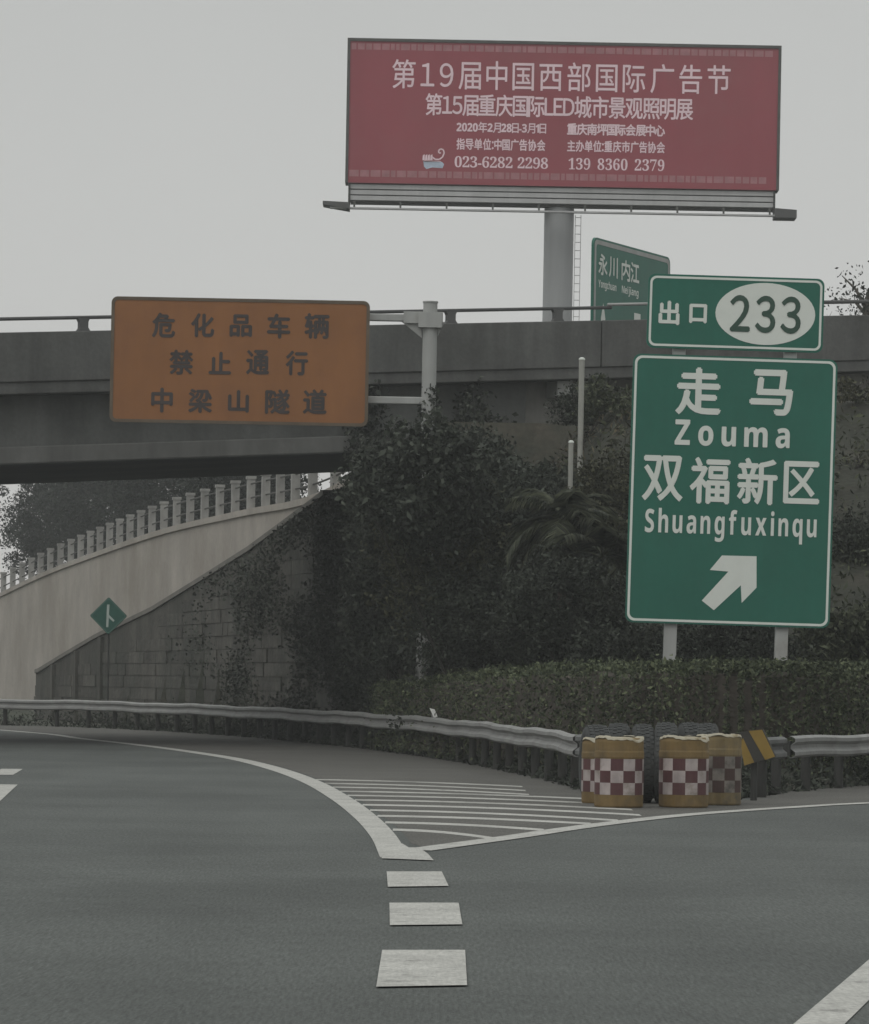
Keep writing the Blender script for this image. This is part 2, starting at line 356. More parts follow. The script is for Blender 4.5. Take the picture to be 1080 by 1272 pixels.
# asphalt: everything on the near side of the rails
gore_edge = [tuple(p) for p in offset(rail_left, 0.35)] + [(2.5, 53.4), (3.3, 53.1), (4.1, 53.5)] + [tuple(p) for p in offset(rail_right, 0.35)]
near = [(52, 97), (44, 60), (20, 32), (14, -40), (-70, -40), (-70, 80), (-60, 132)]
def flat_sheet(pts, z): return MB().add([(x, y, z) for x, y in pts], [tuple(range(len(pts)))])
road = flat_sheet(gore_edge + near, 0.0)
rd = road.build('road', M['asphalt']); tag(rd, kind='structure')

def ribbon(path, w0, w1, z, ws=None):
    P = np.asarray(path)[:, :2]; n = len(P); w_ = np.linspace(w0, w1, n) if ws is None else np.interp(np.arange(n) / (n - 1), *ws); vs = []
    for i in range(n):
        t = P[min(i + 1, n - 1)] - P[max(i - 1, 0)]; t = t / np.linalg.norm(t); nl = np.array((-t[1], t[0]))
        for sgn in (1, -1): vs.append((*(P[i] + nl * w_[i] * 0.5 * sgn), z))
    return MB().add(vs, [(2 * i, 2 * i + 1, 2 * i + 3, 2 * i + 2) for i in range(n - 1)])
ZP = 0.006
edge_px = [(490, 1066), (477, 1040), (455, 1016), (425, 993), (388, 972), (345, 956), (298, 944), (250, 936), (200, 929), (150, 923), (100, 917.5), (50, 911)]
edge_c = [(G(x, y).x, G(x, y).y) for x, y in edge_px] + [(-14.2, 117.5), (-19.5, 120.8), (-28, 124.3), (-39, 127.2)]
edge = spline(edge_c, 10)
tag(ribbon(edge, 0, 0, ZP, ((0, 0.2, 0.35, 0.6, 1), (0.24, 0.29, 0.33, 0.30, 0.22))).build('edge_line', M['paint']), kind='structure')
# dusty paved shoulder between that line and the guardrail
eo = offset(edge, -0.22); ro = offset(rail_left, -0.3)
sh = [tuple(p) for p in eo[::-1]] + [tuple(p) for p in ro if p[0] > -39] 
ramp_px = [(516, 1057), (560, 1051), (640, 1040), (700, 1031), (760, 1023), (830, 1015), (900, 1009), (990, 1003), (1080, 998)]
ramp = spline([(G(x, y).x, G(x, y).y) for x, y in ramp_px] + [(9.5, 58.5), (15, 66), (24, 76), (36, 86)], 10)
shoulder = flat_sheet([tuple(p) for p in eo[7:]] + [tuple(p) for p in offset(rail_left, 0.3) if p[0] > -37.5] + [(2.4, 53.6), (3.4, 53.2), (4.2, 53.4)] + [tuple(p) for p in offset(rail_right, 0.3)[:28]] + [tuple(p) for p in offset(ramp, 0.08)[6:][::-1]], 0.003)
tag(shoulder.build('road_shoulder', M['shoulder']), kind='structure')
tag(ribbon(ramp, 0.30, 0.22, ZP + 0.002).build('ramp_edge_line', M['paint']), kind='structure')
# painted nose where both lines meet, and the block markings before it
def quad(pxs, name, m='paint'):
    P = [G(*p) for p in pxs]
    # subdivide nothing: a thin painted sheet
    return tag(MB().add([(p.x, p.y, ZP + 0.004) for p in P], [tuple(range(len(P)))]).build(name, M[m]), kind='structure')
quad([(474, 1067.5), (539, 1070), (532, 1062), (521, 1054), (508, 1054), (500, 1049), (484, 1051)], 'gore_nose_marking')
quad([(480.5, 1084), (549, 1084), (557.5, 1102), (482, 1103)], 'block_marking')
quad([(484, 1123), (570, 1123), (574.5, 1150), (484.5, 1151)], 'block_marking')
quad([(475, 1182), (578, 1182), (580.5, 1226), (467.5, 1228)], 'block_marking')
a0, a1, b0, b1 = G(980, 1275), G(1080, 1190), G(1052, 1275), G(1080, 1247)
def ext(a, b, k): return a + (b - a) * k
qv = [ext(a0, a1, -1.2), ext(b0, b1, -2.5), ext(b0, b1, 2.2), ext(a0, a1, 3)]
dr = (a1 - a0).normalized(); nr = Vector((-dr.y, dr.x, 0)); cr_ = (a0 + b0) * 0.5
tag(MB().add([(p.x, p.y, ZP) for p in (cr_ - dr * 6 - nr * 0.11, cr_ - dr * 6 + nr * 0.11, cr_ + dr * 2.0 + nr * 0.11, cr_ + dr * 9 + nr * 0.11, cr_ + dr * 9 - nr * 0.11)], [(0, 4, 3, 2, 1)]).build('right_edge_line', M['paint']), kind='structure')
# lane dashes at the left edge of the view
def dash(p, q, w_):
    p, q = np.array(p), np.array(q); t = (q - p) / np.linalg.norm(q - p); nl = np.array((-t[1], t[0])) * w_ / 2
    tag(MB().add([(*v, ZP) for v in (p + nl, p - nl, q - nl, q + nl)], [(0, 1, 2, 3)]).build('lane_marking', M['paint']), kind='structure')
d1 = G(14, 975); d0 = G(-14, 1012)
dash((d1.x - 0.08, d1.y), (d1.x + 0.75, d1.y - 11), 0.34); dash((d1.x - 0.98, d1.y + 9.5), (d1.x - 0.72, d1.y + 5.5), 0.34)
# stripes of the painted gore
ep = np.array(edge); rp = np.array(ramp)
def cross_x(path, Y):
    for i in range(len(path) - 1):
        if (path[i][1] - Y) * (path[i + 1][1] - Y) <= 0 and path[i][1] != path[i + 1][1]:
            t = (Y - path[i][1]) / (path[i + 1][1] - path[i][1]); return path[i][0] + t * (path[i + 1][0] - path[i][0])
    return None
ys = [970, 974.5, 979, 984, 989, 994.5, 1000.5, 1007, 1014, 1022, 1031]
for i, y in enumerate(ys):
    pL = [x for x in range(330, 560) if True]
    Y = G(480, y).y; X0 = cross_x(ep, Y) + 0.15
    Y2 = Y - 2.4 if i < 8 else Y - 1.6
    X1 = cross_x(rp, Y2); X1 = 3.0 if X1 is None else min(X1 - 0.15, (1.3 if i < 3 else 2.4))
    if i == len(ys) - 1: Y2 = Y - 2.0; X1 = cross_x(rp, Y2) - 0.05
    w_ = 0.31
    dx = (X1 - X0) / 12; vs = []
    for k in range(13):
        t = k / 12; yy = Y + (Y2 - Y) * t * t; vs += [(X0 + dx * k, yy + w_, ZP - 0.0015), (X0 + dx * k, yy - w_, ZP - 0.0015)]
    tag(MB().add(vs, [(2 * k, 2 * k + 1, 2 * k + 3, 2 * k + 2) for k in range(12)]).build('gore_stripe', M['worn_paint' if i < 6 else 'paint']), kind='structure')

# ------------------------------------------------------------------ bridge frame of reference
A = U(0, 413, 87.0); B = U(740, 398, 93.0)
hd = Vector((B.x - A.x, B.y - A.y, 0)); SL = hd.length; ex = hd / SL; ey = Vector((-ex.y, ex.x, 0))
grade = (B.z - A.z) / SL
def BR(s, t, h): p = A + ex * s + ey * t; return (p.x, p.y, A.z + h + grade * s)      # h = height below/above the parapet's top
def bs(px, t=0.0):                      # where along the bridge a photo column falls
    lo, hi = -60.0, 80.0
    for _ in range(50):
        mid = (lo + hi) / 2; p = Vector(BR(mid, t, 0)); x = PX + F * ((p.x * CR + (p.z - CH) * SR) / p.y)
        if x < px: lo = mid
        else: hi = mid
    return lo

# terrain: the planted bank that carries the road above, from the gore up to the bridge
def xl(Y):
    r = rail_left; o = np.argsort(r[:, 1]); return float(np.interp(Y, r[o][:, 1], r[o][:, 0]))
wall_foot = [(-14.85, 150.0), (-9.4, 132.0), (-5.4, 116.0), (-2.9, 107.0), (-0.75, 90.0)]
def xw(Y): return float(np.interp(Y, [p[1] for p in wall_foot[::-1]], [p[0] for p in wall_foot[::-1]]))
def smooth(a, b, x): t = min(max((x - a) / (b - a), 0), 1); return t * t * (3 - 2 * t)
def hgt(X, Y):
    if Y < 90.5:
        sl_ = X - xl(Y); sr_ = (xr(Y) - X) if Y > 55 else -1
        if min(sl_, sr_) < 0.25 or Y < 54.6: return -0.25
        h = 0.28 * smooth(0.25, 1.5, min(sl_, sr_))
        up = max(0.0, (Y - 69.5) * 0.40); lim = max(0.0, (sl_ - 1.2) * 1.9); lr = max(0.0, (sr_ - 3) * 0.7)
        k = min(up, lim, lr, 7.4); return h + k + 0.18 * math.sin(X * 1.7 + Y * 0.9) * min(1, k)
    s_ = X - xw(Y)
    if s_ < 0.6: return -0.25
    top = 7.4 if Y < 108 else max(2.0, 7.4 - (Y - 108) * 0.13)
    if Y >= 107: top = min(top, 0.1 + max(0, 6.2 - (Y - 107) * 0.11))
    return top
gx = np.arange(-15, 60.01, 0.75); gy = np.arange(53.5, 152, 0.75)
T = MB(); T.v = [(float(x), float(y), hgt(float(x), float(y))) for y in gy for x in gx]
nx = len(gx); T.f = [(j * nx + i, j * nx + i + 1, (j + 1) * nx + i + 1, (j + 1) * nx + i) for j in range(len(gy) - 1) for i in range(nx - 1)
                     if max(T.v[j * nx + i][2], T.v[j * nx + i + 1][2], T.v[(j + 1) * nx + i][2], T.v[(j + 1) * nx + i + 1][2]) > -0.2]
T.mi = [0] * len(T.f)
tag(T.build('terrain', M['soil'], smooth=True), kind='structure')

# ------------------------------------------------------------------ overpass
S0, S1 = -26.0, 34.0
ov = empty('overpass', (float(A.x), float(A.y), 0), label='grey concrete road bridge with dark parapets crossing over the carriageway', cat='bridge')
W = 16.4
PH = 1.08
def brbox(m, s0, s1, t0, t1, h0, h1): return m.box((s0, t0, h0), (s1, t1, h1), BR)
def brpoly(m, st, h0, h1):
    n = len(st); vs = [BR(a, b, h0) for a, b in st] + [BR(a, b, h1) for a, b in st]
    return m.add(vs, [tuple(range(n)), tuple(range(2 * n - 1, n - 1, -1))] + [(i, n + i, n + (i + 1) % n, (i + 1) % n) for i in range(n)])
m = MB()
joint = bs(748)
brbox(m, S0, joint - 0.015, 0, 0.28, -PH, 0); m.build('parapet', M['bridge'], ov, True, bevel=0.02)
m = MB(); brbox(m, joint + 0.015, S1, 0, 0.28, -PH, 0); m.build('parapet', M['bridge'], ov, True, bevel=0.02)
m = MB(); brbox(m, S0, S1, W - 0.28, W, -PH, 0); m.build('parapet', M['bridge'], ov, True, bevel=0.02)
m = MB(); brbox(m, S0, S1, 0.05, W - 0.05, -PH - 0.26, -PH - 0.002); m.build('deck_slab', M['bridge'], ov, True, bevel=0.02)
m = MB(); brbox(m, S0, S1, 0.3, W - 0.3, -PH, -PH + 0.06); m.build('carriageway', M['asphalt'], ov, True)
# girder: box section, with a slightly proud lower flange
SG = bs(650, 0.95); SGB = bs(600, W - 1.0)
GD = 2.56
m = MB(); brpoly(m, [(S0, 0.75), (SG, 0.75), (SGB, W - 0.75), (S0, W - 0.75)], -GD, -PH - 0.262); m.build('girder', M['girder'], ov, True, bevel=0.03)
m = MB(); brpoly(m, [(S0, 0.55), (SG, 0.55), (SGB, W - 0.55), (S0, W - 0.55)], -GD - 0.28, -GD + 0.10); m.build('girder_flange', mat('flange_concrete', (0.155, 0.155, 0.148), 0.9, 0.15, 0.7, streak=0.3, sscale=(1.3, 1.3, 0.3), stain=(0.09, 0.09, 0.085), stain_amt=0.6), ov, True, bevel=0.03)
m = MB(); brpoly(m, [(S0 + 0.02, 0.57), (SG - 0.02, 0.57), (SGB - 0.02, W - 0.57), (S0 + 0.02, W - 0.57)], -GD - 0.30, -GD - 0.282); m.build('soffit', mat('shade_dark_soffit', (0.035, 0.036, 0.036), 0.95, 0.25, 0.4, stain=(0.05, 0.05, 0.05), stain_amt=0.6, stain_scale=0.2), ov, True)  # near-black sheet under the girder: underside shade put into its colour
# abutment and front face, wing to the right
sa = bs(492)
sr2 = bs(650, 0.95)
def foot(s_, t_, h_): return BR(s_, t_, h_)
m = MB(); brpoly(m, [(bs(540, 1.1), 1.1), (sr2, 1.1), (bs(600, W - 1.0), W - 1.0), (bs(462, W - 1.0), W - 1.0)], -10.0, -GD - 0.305); m.build('abutment', M['abutment'], ov, True)
m = MB(); brpoly(m, [(sr2 + 0.02, 0.95), (S1 - 1, 0.95), (S1 - 1, W - 0.95), (bs(600, W - 1.0) + 0.02, W - 0.95)], -10.5, -PH - 0.264); m.build('wing_wall', M['abutment'], ov, True)
m = MB(); p0 = bs(702); p1 = bs(722); brbox(m, p0, p1, 0.35, 0.93, -1.72, -1.36); m.build('bearing_block', M['pole'], ov, True, bevel=0.02)
# pier out of the view to the left
m = MB(); pp = Vector(BR(-14, W / 2, 0)); m.tube([(pp.x, pp.y - 4, -0.2), (pp.x, pp.y - 4, A.z - GD - 0.9)], 0.7, 20); m.tube([(pp.x, pp.y + 4, -0.2), (pp.x, pp.y + 4, A.z - GD - 0.9)], 0.7, 20)
m.build('pier', M['bridge'], ov, True, smooth=False)
# railing on the parapet
rl = MB(); sj = bs(763)
rl.tube([BR(S0, 0.14, 0.30), BR(sj, 0.14, 0.30)], 0.04, 8); rl.build('top_rail', M['rail'], ov, True, smooth=True)
rl = MB(); rl.tube([BR(sj - 0.1, 0.14, 0.37), BR(bs(815), 0.14, 0.37)], 0.035, 8); rl.build('top_rail', M['pole'], ov, True, smooth=True)
rl = MB(); rl.tube([BR(bs(815), 0.14, 0.33), BR(S1, 0.14, 0.33)], 0.045, 8); rl.build('top_rail', M['rail'], ov, True, smooth=True)
for px in [-1300, -1140, -980, -820, -664, -508, -354, -200, -48, 106, 259, 411, 563, 696, 836, 970, 1104, 1238, 1372, 1506]:
    s = bs(px); 
    if not S0 < s < S1: continue
    m = MB(); a = 0.10
    for (h0, h1, w0, w1) in ((0, 0.07, 0.15, 0.1), (0.07, 0.2, 0.1, 0.1), (0.2, 0.28, 0.1, 0.14)):
        vs = [BR(s + sx * ww, 0.14 + sy * 0.07, hh) for hh, ww in ((h0, w0), (h1, w1)) for sx, sy in ((-1, -1), (1, -1), (1, 1), (-1, 1))]
        m.add(vs, [(0, 1, 5, 4), (1, 2, 6, 5), (2, 3, 7, 6), (3, 0, 4, 7), (4, 5, 6, 7)])
    m.build('rail_post', M['rail'], ov, True)

# ------------------------------------------------------------------ retaining walls
def wall_strip(foot, tops, thick, side=1):
    """a wall of varying height: foot (x,y) and top heights, pushed back by thick"""
    P = np.array(foot); n = len(P); back = offset(P, thick * side); vs = []; fs = []
    for i in range(n): vs += [(*P[i], -0.1), (*P[i], tops[i]), (*back[i], tops[i]), (*back[i], -0.1)]
    for i in range(n - 1):
        for k in range(4): fs.append((4 * i + k, 4 * i + 4 + k, 4 * i + 4 + (k + 1) % 4, 4 * i + (k + 1) % 4))
    fs += [(0, 1, 2, 3), (4 * n - 1, 4 * n - 2, 4 * n - 3, 4 * n - 4)]
    return MB().add(vs, fs)
wtop_px = [(45, 832, 150), (50, 830, 148.6), (76, 814, 145.2), (120, 788, 139.5), (190, 754, 132), (250, 717, 124.5), (310, 679, 116), (360, 642, 111), (404, 609, 107)]
wf = []; wt = []
for px, py, Y in wtop_px:
    p = U(px, py, Y); wf.append((p.x, p.y)); wt.append(p.z)
wf2 = wf + [(-0.75, 90.05)]; wt2 = wt + [6.6]
dw = empty('retaining_wall', (wf2[4][0], wf2[4][1], 0), label='dark stained sloping masonry retaining wall running under the bridge behind the guardrail', cat='wall')
wall_strip(wf2, [t - 0.12 for t in wt2], 0.6, 1).build('wall_face', M['masonry'], dw, True)
c = MB(); cp = np.array([(x, y, z - 0.13) for (x, y), z in zip(wf, wt)]); c.sweep(cp, [(-0.06, 0.0), (-0.06, 0.14), (0.66, 0.14), (0.66, 0.0)]); c.build('coping', M['coping'], dw, True)
wp = np.array(wf2)
q = np.array([(x, y, z) for (x, y), z in zip(wf2, wt2)]); q = resample(q, 4.0)
for i in range(1, 4):
    x, y, z = q[i]; m = MB(); t = q[i][:2] - q[i - 1][:2]; t /= np.linalg.norm(t); nl = np.array((t[1], -t[0]))
    p = np.array((x, y)); pts = [p + t * 0.22, p - t * 0.22, p - t * 0.22 + nl * 0.14, p + t * 0.22 + nl * 0.14]
    m.prism([(a, b, -0.1) for a, b in pts], (0, 0, z - 0.1)); m.build('buttress', M['masonry'], dw, True)
# masonry course lines as shallow proud courses of stones
st = MB()
for k in range(1, 18):
    z = 0.4 * k
    for i in range(len(q) - 1):
        if min(q[i][2], q[i + 1][2]) - 0.35 < z: continue
        a, b = q[i][:2], q[i + 1][:2]; t = (b - a) / np.linalg.norm(b - a); nl = np.array((t[1], -t[0])); Ls = np.linalg.norm(b - a); u = 0.0
        while u < Ls - 0.05:
            w_ = random.Random(k * 977 + i * 31 + int(u * 100)).uniform(1.0, 2.4); w_ = min(w_, Ls + 0.2 - u)
            dep = 0.02 + 0.05 * random.Random(int(u * 1000) + k).random()
            p = a + t * (u + 0.015); r_ = a + t * (u + w_ - 0.015)
            st.prism([(*p, z - 0.39), (*r_, z - 0.39), (*r_, z - 0.012), (*p, z - 0.012)], (nl[0] * dep, nl[1] * dep, 0)); u += w_
tag(st.build('stone_facing', M['stone'], dw, True))

pt_px = [(470, 594, 99), (400, 611, 115), (300, 634, 131), (200, 658, 149), (100, 693, 174), (50, 713, 187), (0, 737, 201), (-80, 775, 225), (-200, 800, 262)]
pf = []; ptz = []
for px, py, Y in pt_px:
    p = U(px, py, Y); pf.append((p.x, p.y)); ptz.append(p.z)
pf[0] = (-0.6, 108.5); ptz[0] = 8.2
pcur = spline([(x, y, z) for (x, y), z in zip(pf, ptz)], 8)
pw = empty('ramp_wall', (pf[4][0], pf[4][1], 0), label='tall pale concrete wall rising to the right beyond the bridge', cat='wall')
wall_strip([tuple(p[:2]) for p in pcur], [p[2] - 0.2 for p in pcur], 0.5, -1).build('wall_face', M['pale'], pw, True)
c = MB(); c.sweep(pcur - np.array((0, 0, 0.21)), [(0.08, 0.0), (0.08, 0.2), (-0.58, 0.2), (-0.58, 0.0)]); c.build('coping', M['pale'], pw, True)
bal = empty('balustrade', (pf[4][0], pf[4][1], 0), label='pale balustrade of square posts along the top of the tall wall beyond the bridge', cat='balustrade')
qq = resample(pcur, 3.3)
for i in range(1, len(qq) - 1):
    x, y, z = qq[i]; t = qq[i + 1][:2] - qq[i - 1][:2]; t /= np.linalg.norm(t); nl = np.array((t[1], -t[0])); p = np.array((x, y)) + nl * 0.25
    m = MB(); hw = 0.125
    pts = [p + t * hw + nl * hw, p + t * hw - nl * hw, p - t * hw - nl * hw, p - t * hw + nl * hw]; m.prism([(a, b, z - 0.02) for a, b in pts], (0, 0, 1.02))
    hw = 0.155; pts = [p + t * hw + nl * hw, p + t * hw - nl * hw, p - t * hw - nl * hw, p - t * hw + nl * hw]; m.prism([(a, b, z + 1.001) for a, b in pts], (0, 0, 0.10))
    m.build('post', M['pale_post'], bal, True)
for hh in (0.40, 0.85):
    m = MB(); off_ = offset(pcur, -0.25); m.tube([(a[0], a[1], b[2] + hh) for a, b in zip(off_, pcur)], 0.03, 6); m.build('rail', M['dark_steel'], bal, True)
# upper ground behind the pale wall
ub = offset(pcur, -0.5); vs = []
for a, b in zip(ub, pcur): vs.append((a[0], a[1], b[2] - 0.35))
n_ = len(vs); vs += [(v[0] + 40, v[1] + 60, v[2] + 0.5) for v in vs]
tag(MB().add(vs, [(i, i + 1, n_ + i + 1, n_ + i) for i in range(n_ - 1)]).build('upper_terrain', M['soil']), kind='structure')

# ------------------------------------------------------------------ guardrails
WB = [(0.0, 0.31), (0.035, 0.305), (0.083, 0.275), (0.083, 0.225), (0.02, 0.175), (0.02, 0.135), (0.083, 0.085), (0.083, 0.035), (0.035, 0.005), (0.0, 0.0),
      (-0.006, 0.006), (0.03, 0.012), (0.075, 0.04), (0.075, 0.08), (0.012, 0.13), (0.012, 0.18), (0.075, 0.23), (0.075, 0.27), (0.03, 0.298), (-0.006, 0.304)]
def guardrail(path, side, label, step=2.0, bend=None):
    """W-beam on steel posts; side +1: traffic on the path's left"""
    P = resample(path, 0.5); mid = P[len(P) // 2]
    r = empty('guardrail', (float(P[-1][0]), float(P[-1][1]), 0), label=label, cat='guardrail')
    P3 = np.c_[P, np.full(len(P), RH - 0.31)]
    # slight unevenness of real rails
    P3[:, 2] += 0.012 * np.sin(np.arange(len(P)) * 0.31) + 0.008 * np.sin(np.arange(len(P)) * 0.83)
    b = MB().sweep(P3, [(o_ * side, h) for o_, h in WB]); b.build('beam', M['steel'], r, True)
    Q = resample(path, step)
    for i in range(len(Q)):
        t = Q[min(i + 1, len(Q) - 1)] - Q[max(i - 1, 0)]; t /= np.linalg.norm(t); nl = np.array((-t[1], t[0])) * side
        p = Q[i] - nl * 0.19; m = MB()
        m.tube([(p[0], p[1], -0.2), (p[0], p[1], RH - 0.06)], 0.07, 10)
        a = Q[i] - nl * 0.12; bb = Q[i] + nl * 0.01
        m.prism([(*(a + t * 0.1), RH - 0.27), (*(bb + t * 0.1), RH - 0.27), (*(bb - t * 0.1), RH - 0.27), (*(a - t * 0.1), RH - 0.27)], (0, 0, 0.2))
        m.build('post', M['post_steel'], r, True)
    return r, P3
g1, P1 = guardrail(rail_left, -1, 'long curved steel guardrail sweeping left in front of the hedge and walls')
# joints: overlap plates every 4 m on the left rail
rr_path = rail_right[1:][::-1]
g2, P2 = guardrail(rr_path, 1, 'short straight steel guardrail to the right of the striped end plate')
# curved nose joining both rails
nose = spline([tuple(rail_left[-1]), (2.25, 53.9), (2.75, 53.55), (3.3, 53.45), (3.85, 53.6), (4.3, 54.1), (4.6, 55.0), (4.83, 55.9)], 8)
gn = empty('guardrail_nose', (3.3, 53.5, 0), label='rounded guardrail nose joining both rails behind the barrels', cat='guardrail')
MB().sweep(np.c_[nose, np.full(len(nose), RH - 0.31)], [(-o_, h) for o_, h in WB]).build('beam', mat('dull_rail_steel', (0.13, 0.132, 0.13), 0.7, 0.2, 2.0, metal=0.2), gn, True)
for k in (8, 20, 32, 44):
    p = nose[k]; m = MB(); m.tube([(p[0], p[1] + 0.2, -0.2), (p[0], p[1] + 0.2, RH - 0.05)], 0.07, 10); m.build('post', M['post_steel'], gn, True)
# white reflector on top of the left rail
p = U(538, 887, 78.0); k = int(np.argmin([abs((PX + F * (x * CR + (z - CH) * SR) / y) - 538) for x, y, z in P1])); p = P1[k]
rf = empty('reflector', (p[0], p[1], RH), label='small white reflector clipped on top of the long guardrail', cat='reflector')
m = MB(); m.box((-0.03, -0.02, -0.02), (0.03, 0.02, 0.06)); m.build('bracket', M['steel'], rf)
m = MB(); m.prism([(-0.07, -0.03, 0.18), (0.03, -0.03, 0.16), (0.09, -0.03, 0.02), (0.02, -0.03, -0.01)], (0, 0.03, 0)); m.build('lens', mat('reflector_white', (0.8, 0.8, 0.78), 0.3, 0.02, 2), rf)

# striped end plate
pl = empty('hazard_plate', (4.25, 53.05, 0), (0, 0, R(8)), label='tilted yellow and black striped hazard plate beside the barrels', cat='hazard plate')
def lp(px, py): v = U(px, py, 53.05) - Vector((4.25, 53.05, 0)); return (v.x, 0, v.z)
m = MB(); m.prism([lp(918, 909), lp(948, 906), lp(964, 940), lp(924, 951)], (0.02, 0.03, 0)); m.build('plate', M['striped_black'], pl)
m = MB(); off = lambda p, d: (p[0], p[1] - d, p[2])
for pq in ([(930, 908), (947, 906.5), (963.5, 940), (951, 944)], [(918.5, 921), (923, 917), (937, 947), (924.5, 951)]):
    m.prism([off(lp(*v), 0.004) for v in pq], (0, 0.0035, 0))
m.build('stripe', M['striped_yellow'], pl)
m = MB(); m.tube([(0, 0.11, -0.05), (0, 0.11, 0.85)], 0.045, 10); m.build('post', M['post_steel'], pl)

# ------------------------------------------------------------------ crash barrels
def barrel(px, base_py, h, d, label, rot, first):
    p = G(px, base_py); loc = (p.x, p.y + d / 2, 0.008)
    r = empty('crash_barrel', loc, (0, 0, rot), label=label, cat='barrel', group='checkered crash barrels at the gore nose')
    n = 40; rd_ = d / 2
    def ring(rad, z): return [(rad * math.sin(2 * math.pi * k / n), -rad * math.cos(2 * math.pi * k / n), z) for k in range(n)]
    prof = [(rd_ * 0.97, 0), (rd_, 0.02), (rd_, 0.155 * h / 0.86), (rd_, 0.60 * h / 0.86), (rd_ * 1.02, 0.62 * h / 0.86), (rd_ * 1.02, 0.68 * h / 0.86), (rd_, 0.70 * h / 0.86), (rd_, h - 0.05), (rd_ * 0.97, h - 0.015), (rd_ * 0.9, h), (0.02, h + 0.01)]
    m = MB(); vs = []; [vs.extend(ring(a, b)) for a, b in prof]
    fs = [(i * n + k, i * n + (k + 1) % n, (i + 1) * n + (k + 1) % n, (i + 1) * n + k) for i in range(len(prof) - 1) for k in range(n)]
    fs.append(tuple(range(n - 1, -1, -1))); # dents from years of knocks
    rj = random.Random(int(px) + 5); dz = [(rj.uniform(0, 6.28), rj.uniform(0.1, h), rj.uniform(0.012, 0.03)) for _ in range(7)]
    vs = [(x_ * q_, y_ * q_, z_) for x_, y_, z_ in vs for q_ in [1 - sum(d_ * math.exp(-((math.atan2(x_, -y_) - a_ + 9.42) % 6.283 - 3.1416) ** 2 / 0.12 - (z_ - c_) ** 2 / 0.012) for a_, c_, d_ in dz if not (z_ > 0.1 and z_ < 0.66))]]
    m.add(vs, fs); body = m.build('body', M['yellow'], r, smooth=False)
    z0, z1 = 0.155 * h / 0.86, 0.60 * h / 0.86; rows = 3; cols = 12; per = 4; nn = cols * per
    ck = MB()
    rng_ = random.Random(int(px))
    for j in range(rows):
        for k in range(nn):
            a0_, a1_ = 2 * math.pi * k / nn, 2 * math.pi * (k + 1) / nn; rr_ = rd_ + 0.003
            za, zb = z0 + (z1 - z0) * j / rows, z0 + (z1 - z0) * (j + 1) / rows
            ck.add([(rr_ * math.sin(a0_), -rr_ * math.cos(a0_), za), (rr_ * math.sin(a1_), -rr_ * math.cos(a1_), za), (rr_ * math.sin(a1_), -rr_ * math.cos(a1_), zb), (rr_ * math.sin(a0_), -rr_ * math.cos(a0_), zb)],
                   [(0, 1, 2, 3)], (k // per + j) % 2)
    ck.build('checker_band', [M['check_white'], M['brick_red']], body)
    # torn, crumpled rim
    rm = MB(); vs = []; fs = []; nn = 48
    for k in range(nn):
        a = 2 * math.pi * k / nn; b = rng_.uniform(-0.008, 0.010) + 0.014 * math.sin(a * 2 + px) + 0.008 * math.sin(a * 5 + px * 2)
        vs += [(rd_ * 1.012 * math.sin(a), -rd_ * 1.012 * math.cos(a), h - 0.028 + b * 1.2), (rd_ * 0.98 * math.sin(a), -rd_ * 0.98 * math.cos(a), h + 0.004 + b), (rd_ * 0.7 * math.sin(a), -rd_ * 0.7 * math.cos(a), h + 0.012 + b * 0.4)]
    for k in range(nn):
        j = (k + 1) % nn; fs += [(3 * k, 3 * j, 3 * j + 1, 3 * k + 1), (3 * k + 1, 3 * j + 1, 3 * j + 2, 3 * k + 2)]
    rm.add(vs, fs); rm.build('rim', M['bag'], r, smooth=True)
    return r
barrel(770, 1004, 0.85, 0.60, 'yellow barrel with bold red and white checks, frontmost beside the leftmost barrel', 0.13, 1)
barrel(851, 1004, 0.86, 0.61, 'yellow barrel with bold red and white checks in front of the muddy barrel', 0.0, 0)
barrel(752, 999, 0.80, 0.58, 'mostly hidden leftmost checkered barrel peeking out behind its front neighbour', 0.35, 0)
b4 = barrel(894, 1001, 0.88, 0.58, 'dirty darkened checkered barrel at the right end of the barrels', 0.2, 0)
mud_y = mat('muddy_yellow', (0.20, 0.15, 0.075), 0.8, 0.3, 3.0, streak=0.35, sscale=(5, 5, 0.7), stain=(0.07, 0.065, 0.055), stain_amt=0.9, stain_scale=3)
mud_w = mat('muddy_white', (0.20, 0.18, 0.16), 0.8, 0.3, 3.0, stain=(0.06, 0.055, 0.05), stain_amt=0.95, stain_scale=4)
mud_r = mat('muddy_red', (0.065, 0.04, 0.036), 0.8, 0.3, 3.0)
for ch in b4.children:
    if ch.name.startswith('body'):
        ch.data.materials[0] = mud_y; ch.children[0].data.materials[0] = mud_w; ch.children[0].data.materials[1] = mud_r
